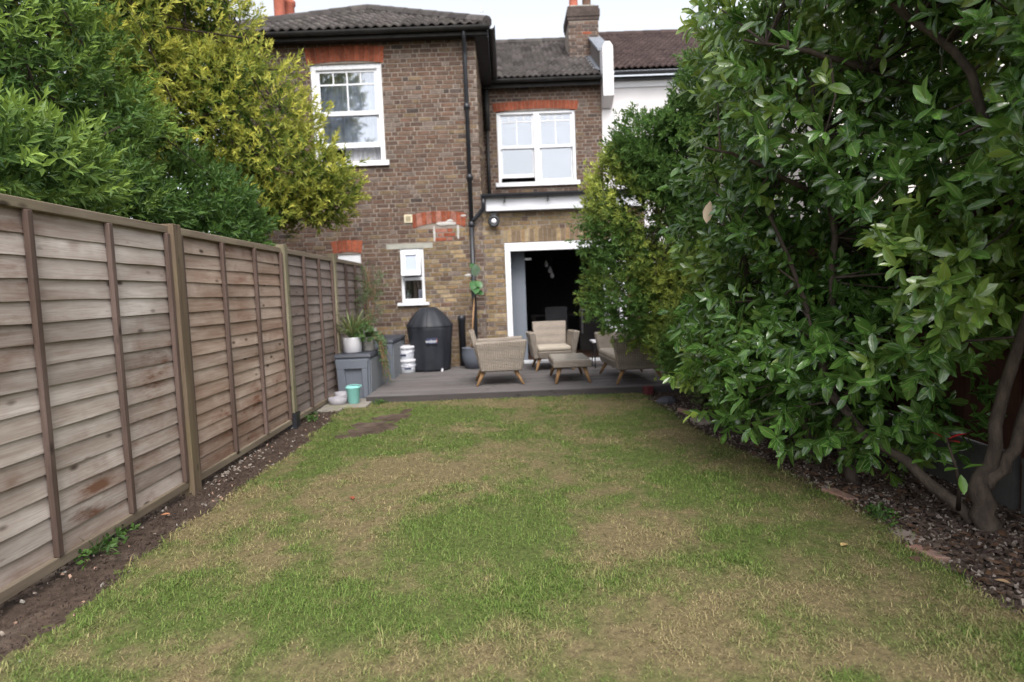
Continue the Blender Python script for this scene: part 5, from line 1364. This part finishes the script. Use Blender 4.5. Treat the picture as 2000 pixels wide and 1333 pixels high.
# a few red young leaves low on the stems
k = MB()
def leaf_at(p, d, L, w, up=(0, 0, 1)):
    p = Vector(p); d = Vector(d).normalized(); s = d.cross(Vector(up)).normalized(); n_ = s.cross(d)
    v = []
    for u, ww in ((0, .1), (.25, .75), (.5, 1), (.78, .7)):
        c = p+d*L*u-n_*L*.1*u*u; v += [c-s*w*ww+n_*w*ww*.3, c, c+s*w*ww+n_*w*ww*.3]
    v.append(p+d*L-n_*L*.1); f = []
    for r_ in range(3):
        a0 = r_*3; b0 = a0+3; f += [(a0, a0+1, b0+1, b0), (a0+1, a0+2, b0+2, b0+1)]
    f += [(9, 10, 12), (10, 11, 12)]
    return v, f
m_redleaf = M('young_red_leaf', (.45, .02, .02), (.33, .015, .02), 9, .35)
for p, d_ in [((2.17, 3.18, .50), (-.75, -.2, .45)), ((2.20, 3.18, .49), (.7, -.3, .4)), ((2.19, 3.18, .48), (.1, -.8, .2))]:
    k = MB(); k.add(*leaf_at(p, d_, .09, .016)); o = obj('leaf', k.mesh('leaf', m_redleaf, True), lau); o['label'] = 'red young leaf low on the stem'
m_limeleaf = M('lime_leaf', (.10, .20, .03), (.07, .15, .025), 9, .3)
for p, d_ in [((2.20, 3.1, .36), (-.9, -.3, .1)), ((2.22, 3.1, .36), (.8, -.3, .3)), ((2.21, 3.1, .33), (-.15, -.5, -.8)), ((2.2, 3.12, .37), (-.9, .2, .3)), ((2.1, 3.2, .38), (-.8, -.3, .05)), ((2.34, 3.2, .52), (-.9, .1, .25))]:
    k = MB(); k.add(*leaf_at(p, d_, .10, .021)); obj('leaf', k.mesh('leaf', m_limeleaf, True), lau)
k = MB(); k.tube([(2.3, 3.24, .1), (2.24, 3.15, .25), (2.2, 3.12, .36), (2.19, 3.18, .5)], [.012, .009, .007, .004], 6); obj('branch', k.mesh('branch', m_bark_d, True), lau)
k = MB(); k.add(*leaf_at((1.40, 4.4, 1.88), (-.25, -.1, -.9), .16, .035, (0, 1, 0))); o = put('dead_leaf', k, M('papery_tan_leaf', (.52, .42, .30), (.45, .35, .25), 12, .8), 'dry tan leaf caught hanging in the big shrub', 'leaf', (0, 0, 0), 0, True)

# ---- low bright shrub at the foot of the variegated one
t = thing('low_shrub', 'low bright green leafy plant beside the deck corner', 'shrub', (2.15, 6.2, 0), worldparts=True)
limbs(t, [([(2.15, 6.2, 0), (2.1, 6.15, .3), (2.05, 6.1, .6)], [.015, .012, .006])], m_bark)
P, Dn, r, nn = blob_points([(2.08, 6.1, .62, .26, .28, .30), (2.0, 6.3, .40, .3, .3, .25)], 330, rng, 3.5, .35, .7, 83)
V, F, at, _ = shoots(P, nrm(Dn+np.array([[-.2, -.4, .4]])), 8, .05, .014, .06, rng, (.4, 1.1), .1, np.full(len(P), .25))
foliage('foliage', (V, F, at), m_fern, t)

# ------------------------------------------------------------------ pot plants
def grassy(parent, c, n, L, w, spread, mat, seed, tipv=.2):
    rs = np.random.default_rng(seed); Vs = []; Fs = []; rn = []; tp = []
    for i in range(n):
        a = rs.uniform(0, 6.28); e = rs.uniform(.25, 1.2)*spread; l = L*rs.uniform(.6, 1.15); ww = w*rs.uniform(.7, 1.2)
        d = np.array([math.cos(a), math.sin(a), 0]); sd_ = np.array([-d[1], d[0], 0]); p = np.array(c)+d*.02; o = len(Vs)
        for j in range(5):
            u = j/4; th = e*(.35+1.1*u); 
            if j: p = p+(d*math.sin(th)+np.array([0, 0, math.cos(th)]))*l/4
            wj = ww*(1-.9*u**2)*(.6+.4*math.sin(min(u*3, 1.57)))
            Vs += [p-sd_*wj, p+sd_*wj]
        for j in range(4): Fs.append((o+2*j, o+2*j+1, o+2*j+3, o+2*j+2))
        r = rs.random(); rn += [r]*10; tp += [max(0, tipv*rs.normal(1, .8))]*10
    return obj('leaves', npmesh('leaves', np.array(Vs), np.array(Fs), mat, {'rnd': rn, 'tip': np.clip(tp, 0, 1)}), parent, (0, 0, 0))
LZ = .602
t = thing('pot_plant', 'arching leafy plant in a white pot on the front storage box', 'pot plant', (-2.06, 8.37, LZ))
k = MB(); k.lathe([(.10, 0), (.115, .01), (.122, .19), (.122, .20), (.11, .20), (.108, .17)], 28); obj('pot', k.mesh('pot', m_potw, True), t)
grassy(t, (0, 0, .18), 120, .42, .0125, 1.1, m_fern, 4, .3)
P, Dn, r, nn = blob_points([(.12, .05, .26, .13, .13, .10)], 60, rng, 3, .2, .7, 93)
V, F, at, _ = shoots(P, nrm(Dn+np.array([[.1, -.2, .6]])), 7, .07, .018, .05, rng, (.4, 1.1), .1, np.full(len(P), .05)); foliage('low_leaves', (V, F, at), m_fern, t)
t = thing('trailing_plant', 'grey pot of trailing ivy spilling down the storage box side', 'pot plant', (-1.90, 8.56, LZ))
k = MB(); k.lathe([(.075, 0), (.082, .01), (.088, .17), (.088, .185), (.078, .185)], 24); obj('pot', k.mesh('pot', m_potg, True), t)
pts = []; 
rs = random.Random(9); kk = MB()
for i in range(22):
    x_ = rs.uniform(.02, .16); y_ = rs.uniform(-.12, .35); p = [Vector((0, 0, .19)), Vector((x_*.6, y_*.5, .24)), Vector((.13+x_*.4, y_, .12)), Vector((.16+rs.uniform(-.01, .10), y_+rs.uniform(-.05, .1), rs.uniform(-.42, -.02)))]
    kk.tube(p, .003, 4, False)
    for j in range(3):
        for u in np.linspace(0, 1, 9): pts.append(p[j].lerp(p[j+1], u))
obj('vines', kk.mesh('vines', m_cane), t)
P = np.array([tuple(p) for p in pts])+rng.normal(0, .012, (len(pts), 3)); Dv = rng.normal(0, 1, P.shape)+np.array([[.6, -.5, .1]])
V, F, at, _ = shoots(P, Dv, 2, .045, .014, .02, rng, (.5, 1.2), .3, np.clip(rng.normal(-.1, .3, len(P)), 0, .8)); foliage('leaves', (V, F, at), m_ivy, t)
t = thing('corner_plant', 'wispy tall grey-green plant against the end of the fence', 'plant', (-2.10, 9.40, .0))
k = MB(); k.lathe([(.09, .682), (.10, .69), (.11, .85), (.1, .85)], 18, (-.02, .3, 0)); obj('pot', k.mesh('pot', m_potg, True), t)
k = MB()
for i in range(6): k.tube([(-.02, .3, .84), (rs.uniform(-.08, .10), .25, 1.2), (rs.uniform(-.05, .22), .2, rs.uniform(1.45, 1.78))], .005, 5, False)
obj('stems', k.mesh('stems', m_cane), t)
P, Dn, r, nn = blob_points([(.06, .25, 1.50, .17, .14, .28), (-.02, .25, 1.15, .16, .14, .26)], 150, rng, 3, .35, .5, 97)
V, F, at, _ = shoots(P, nrm(Dn+np.array([[.2, -.2, .5]])), 6, .09, .008, .05, rng, (.4, 1.0), .2, np.full(len(P), .4)); foliage('leaves', (V, F, at), m_ivy, t)

t = thing('rubber_plant', 'staked rubber plant in a round slate blue pot by the door', 'pot plant', (-.60, 10.42, DZ))
k = MB(); k.lathe([(.10, 0), (.13, .01), (.185, .14), (.195, .24), (.185, .325), (.19, .335), (.19, .345), (.165, .345), (.16, .30)], 32); obj('pot', k.mesh('pot', m_potb, True), t)
k = MB(); k.tube([(-.03, 0, .3), (.01, .05, .8), (.045, .1, 1.15)], .014, 8); obj('cane', k.mesh('cane', m_cane, True), t)
k = MB(); k.tube([(.0, .02, .3), (.03, .08, .9), (.08, .1, 1.25), (.09, .08, 1.6)], .012, 8); obj('stem', k.mesh('stem', m_bark_d, True), t)
m_rub = M('rubber_leaf', (.055, .14, .045), (.04, .10, .035), 5, .25)
m_rubp = M('pale_variegated_leaf', (.30, .40, .30), (.2, .32, .2), 9, .3)  # pale colour of the large variegated leaf
for i, (p, d_, L, mt) in enumerate([((.08, .05, 1.50), (.05, -.5, .6), .24, m_rubp), ((.08, .06, 1.42), (-.3, -.6, -.55), .2, m_rub), ((.09, .06, 1.42), (.5, -.5, -.6), .17, m_rub), ((.09, .08, 1.6), (-.4, -.3, .5), .15, m_rub), ((.08, .05, 1.35), (0, -.7, -.6), .2, m_rub), ((.085, .08, 1.25), (.8, -.4, -.3), .14, m_rub)]):
    k = MB(); k.add(*leaf_at(p, d_, L, L*.36, (.3, -1, .4))); obj('leaf', k.mesh('leaf', mt, True), t)

# ------------------------------------------------------------------ beds: edging bricks, stones, chips
def ebrick(label, x, y, rz, mat, s=(.215, .10, .065), z=.012, tilt=(0, 0)):
    k = MB(); k.box(-s[0]/2, s[0]/2, -s[1]/2, s[1]/2, -s[2]/2, s[2]/2)
    for i, v in enumerate(k.v): k.v[i] = tuple(c+random.gauss(0, .004) for c in v)
    o = obj('edging_brick', k.mesh('edging_brick', mat)); o.location = (x, y, z); o.rotation_euler = (tilt[0], tilt[1], rz); bevel(o, .008, 2)
    return tag(o, label, 'brick', 'loose edging bricks along the right bed')
ebrick('pink edging brick at far end of the brick row, nearest the deck', 1.79, 6.52, math.radians(100), m_edge, z=.012, tilt=(.15, .05))
ebrick('pale chipped edging brick beside the pink one', 1.80, 6.02, math.radians(97), m_edge_p, (.25, .13, .08), -.002)
ebrick('half-buried edging brick below the fallen red leaves', 1.97, 3.80, math.radians(105), m_edge, z=-.012, tilt=(.1, .0))
ebrick('grey-brown edging brick with weeds beside it', 1.97, 3.18, math.radians(100), m_edge_p, z=-.018)
ebrick('broken orange edging brick nearest the camera', 1.95, 2.95, math.radians(105), m_edge, (.17, .09, .06), -.014, (.08, 0))
k = MB(); k.box(-.05, .05, -.05, .05, 0, .13); o = put('dark_red_brick', k, M('dark_red_glaze', (.13, .03, .035), (.09, .025, .03), 8, .6), 'dark red brick end standing against the deck edge', 'brick', (1.66, 7.72, -.02), .3); bevel(o, .01, 2)
k = MB(); k.lathe([(.03, 0), (.09, .02), (.10, .05), (.06, .085), (.01, .09)], 9, wob=lambda a, i: 1+.15*math.sin(3*a)); o = put('dark_stone', k, m_stone, 'rounded dark slate stone between deck and pink brick', 'stone', (1.74, 7.1, -.01), .5); o.scale = (1.3, .9, 1)

def chips(n, xf, yr, mats, size, label, cat, flat=.35, seed=1):
    rs = np.random.default_rng(seed); y = rs.uniform(*yr, n); x = xf(y, rs)
    V = []; F = []; mi = []
    cube = np.array([(-1, -1, -1), (1, -1, -1), (1, 1, -1), (-1, 1, -1), (-.8, -.7, 1), (.8, -.8, 1), (.7, .8, 1), (-.8, .7, 1)])
    fc = np.array([(4, 5, 6, 7), (0, 1, 5, 4), (1, 2, 6, 5), (2, 3, 7, 6), (3, 0, 4, 7)])
    s = rs.uniform(size[0], size[1], (n, 3))*np.array([[1, .55, flat]])*.5
    a = rs.uniform(0, 6.28, n); b = rs.normal(0, .3, n)
    pts = cube[None]*s[:, None]*rs.uniform(.75, 1.2, (n, 8, 1))
    ca, sa = np.cos(a)[:, None], np.sin(a)[:, None]; px = pts[:, :, 0]; py = pts[:, :, 1]; pz = pts[:, :, 2]+px*np.sin(b)[:, None]
    z = .004+s[:, 2]*.6
    V = np.stack([px*ca-py*sa+x[:, None], px*sa+py*ca+y[:, None], pz+z[:, None]], 2).reshape(-1, 3)
    F = ((np.arange(n)*8)[:, None, None]+fc[None]).reshape(-1, 4); mi = np.repeat(rs.integers(0, len(mats), n), 5)
    o = obj(cat.replace(' ', '_'), npmesh(cat, V, F, mats, mi=mi), kind='stuff'); o['label'] = label; o['category'] = cat
rbed = lambda y, rs: np.interp(y, [0, 2.4, 4.0, 5.5, 8.0], [1.9, 1.9, 1.88, 1.72, 1.5])+rs.random(len(y))**.8*1.05
chips(13000, rbed, (1.6, 7.8), [m_chip, m_chip, M('dark_bark_chip', (.045, .03, .026), None, 20, .95), M('brown_bark_chip', (.075, .05, .038), None, 20, .9)], (.012, .042), 'dark bark mulch covering the right bed', 'bark mulch', .3, 5)
chips(3400, rbed, (1.6, 7.5), [m_palechip, M('greyish_chip', (.3, .25, .22), None, 20, .9)], (.008, .028), 'pale woodchip flecks strewn over the right bed', 'wood chips', .5, 6)
chips(170, lambda y, rs: -2.27+rs.random(len(y))**2*.42, (2.3, 7.6), [m_palechip, M('pinkish_chip', (.42, .27, .2), None, 20, .9), M('greyish_pebble', (.34, .31, .28), None, 20, .9)], (.007, .024), 'pale stone chips on the bare soil along the fence', 'stone chips', .5, 7)
chips(90, lambda y, rs: -2.26+rs.random(len(y))*.16, (4.5, 5.6), [m_palechip, m_chip], (.012, .03), 'cluster of pale chips by the yellowish fence post', 'gravel', .4, 8)
chips(2500, lambda y, rs: -2.35+rs.random(len(y))*.42, (1.8, 7.7), [M('soil_crumb', (.08, .055, .042), (.05, .035, .03), 20, 1)], (.006, .02), 'dark soil crumbs and bits along the fence foot', 'soil crumbs', .6, 9)
# fallen leaves on bed and lawn
for i, (x, y, mt, lab) in enumerate([(-2.2, 3.88, M('orange_leaf', (.55, .25, .13), (.45, .2, .1), 20, .8), 'curled orange leaf on the soil below the nearest fence panel'), (-1.05, 4.05, BR['red'], 'tiny red leaf lying on dry grass left of centre'),
                               (1.62, 3.05, M('yellow_leaf', (.5, .36, .16), (.4, .28, .12), 20, .8), 'small yellow leaf on the grass near the broken brick'), (2.02, 2.62, M('tan_leaf', (.45, .3, .17), None, 20, .8), 'tan leaf on the mulch at the right edge')]):
    k = MB(); k.add(*leaf_at((0, 0, 0), (1, .3, .15), .055, .016)); o = obj('fallen_leaf', k.mesh('fallen_leaf', mt, True)); o.location = (x, y, .022); o.rotation_euler = (0, 0, i*1.7); tag(o, lab, 'leaf', 'fallen leaves')
rs_ = np.random.default_rng(19)
n = 420; y = rs_.uniform(2.4, 5.0, n); x = 1.85+rs_.random(n)*.85; Pl = np.stack([x, y, np.full(n, .02)], 1); Dl = rs_.normal(0, 1, (n, 3))*np.array([[1, 1, .15]])
V, F, at, _ = shoots(Pl, Dl, 1, .07, .015, .0, rs_, (.0, .2), .0)
V[:, 2] = np.maximum(V[:, 2], .008)
o = obj('leaf_litter', npmesh('leaf_litter', V, F, m_deadleaf, at), kind='stuff'); o['label'] = 'russet leaf litter under the big shrub'; o['category'] = 'leaf litter'
# weeds at the fence foot
for (x, y, s, lab) in [(-2.28, 3.36, 1.0, 'low dark weeds growing under the nearest fence panel'), (-2.2, 6.9, .5, 'small weed tuft at the foot of the third fence panel'), (1.99, 3.42, .55, 'small bright weed beside the grey-brown edging brick'), (1.9, 5.75, .5, 'dark weed tuft beside the pale edging brick'), (-1.62, 7.78, .45, 'little weeds below the left deck corner')]:
    t = thing('weed', lab, 'weed', (x, y, 0), group='weeds along the lawn edges')
    grassy(t, (0, 0, 0), int(26*s)+8, .12*s+.03, .006, 1.2, m_fern, int(y*100), .05)
    Pw = np.stack([rs_.normal(0, .07*s, 30), rs_.normal(0, .16*s, 30), rs_.uniform(.01, .05, 30)], 1)
    V, F, at, _ = shoots(Pw, rs_.normal(0, .5, (30, 3))+np.array([[.2, -.1, .6]]), 4, .045*s+.01, .013*s+.004, .02, rs_, (.7, 1.3), .1, np.zeros(30)); foliage('low_leaves', (V, F, at), m_green, t)
for o in bpy.data.objects:
    if '_w' in o: del o['_w']
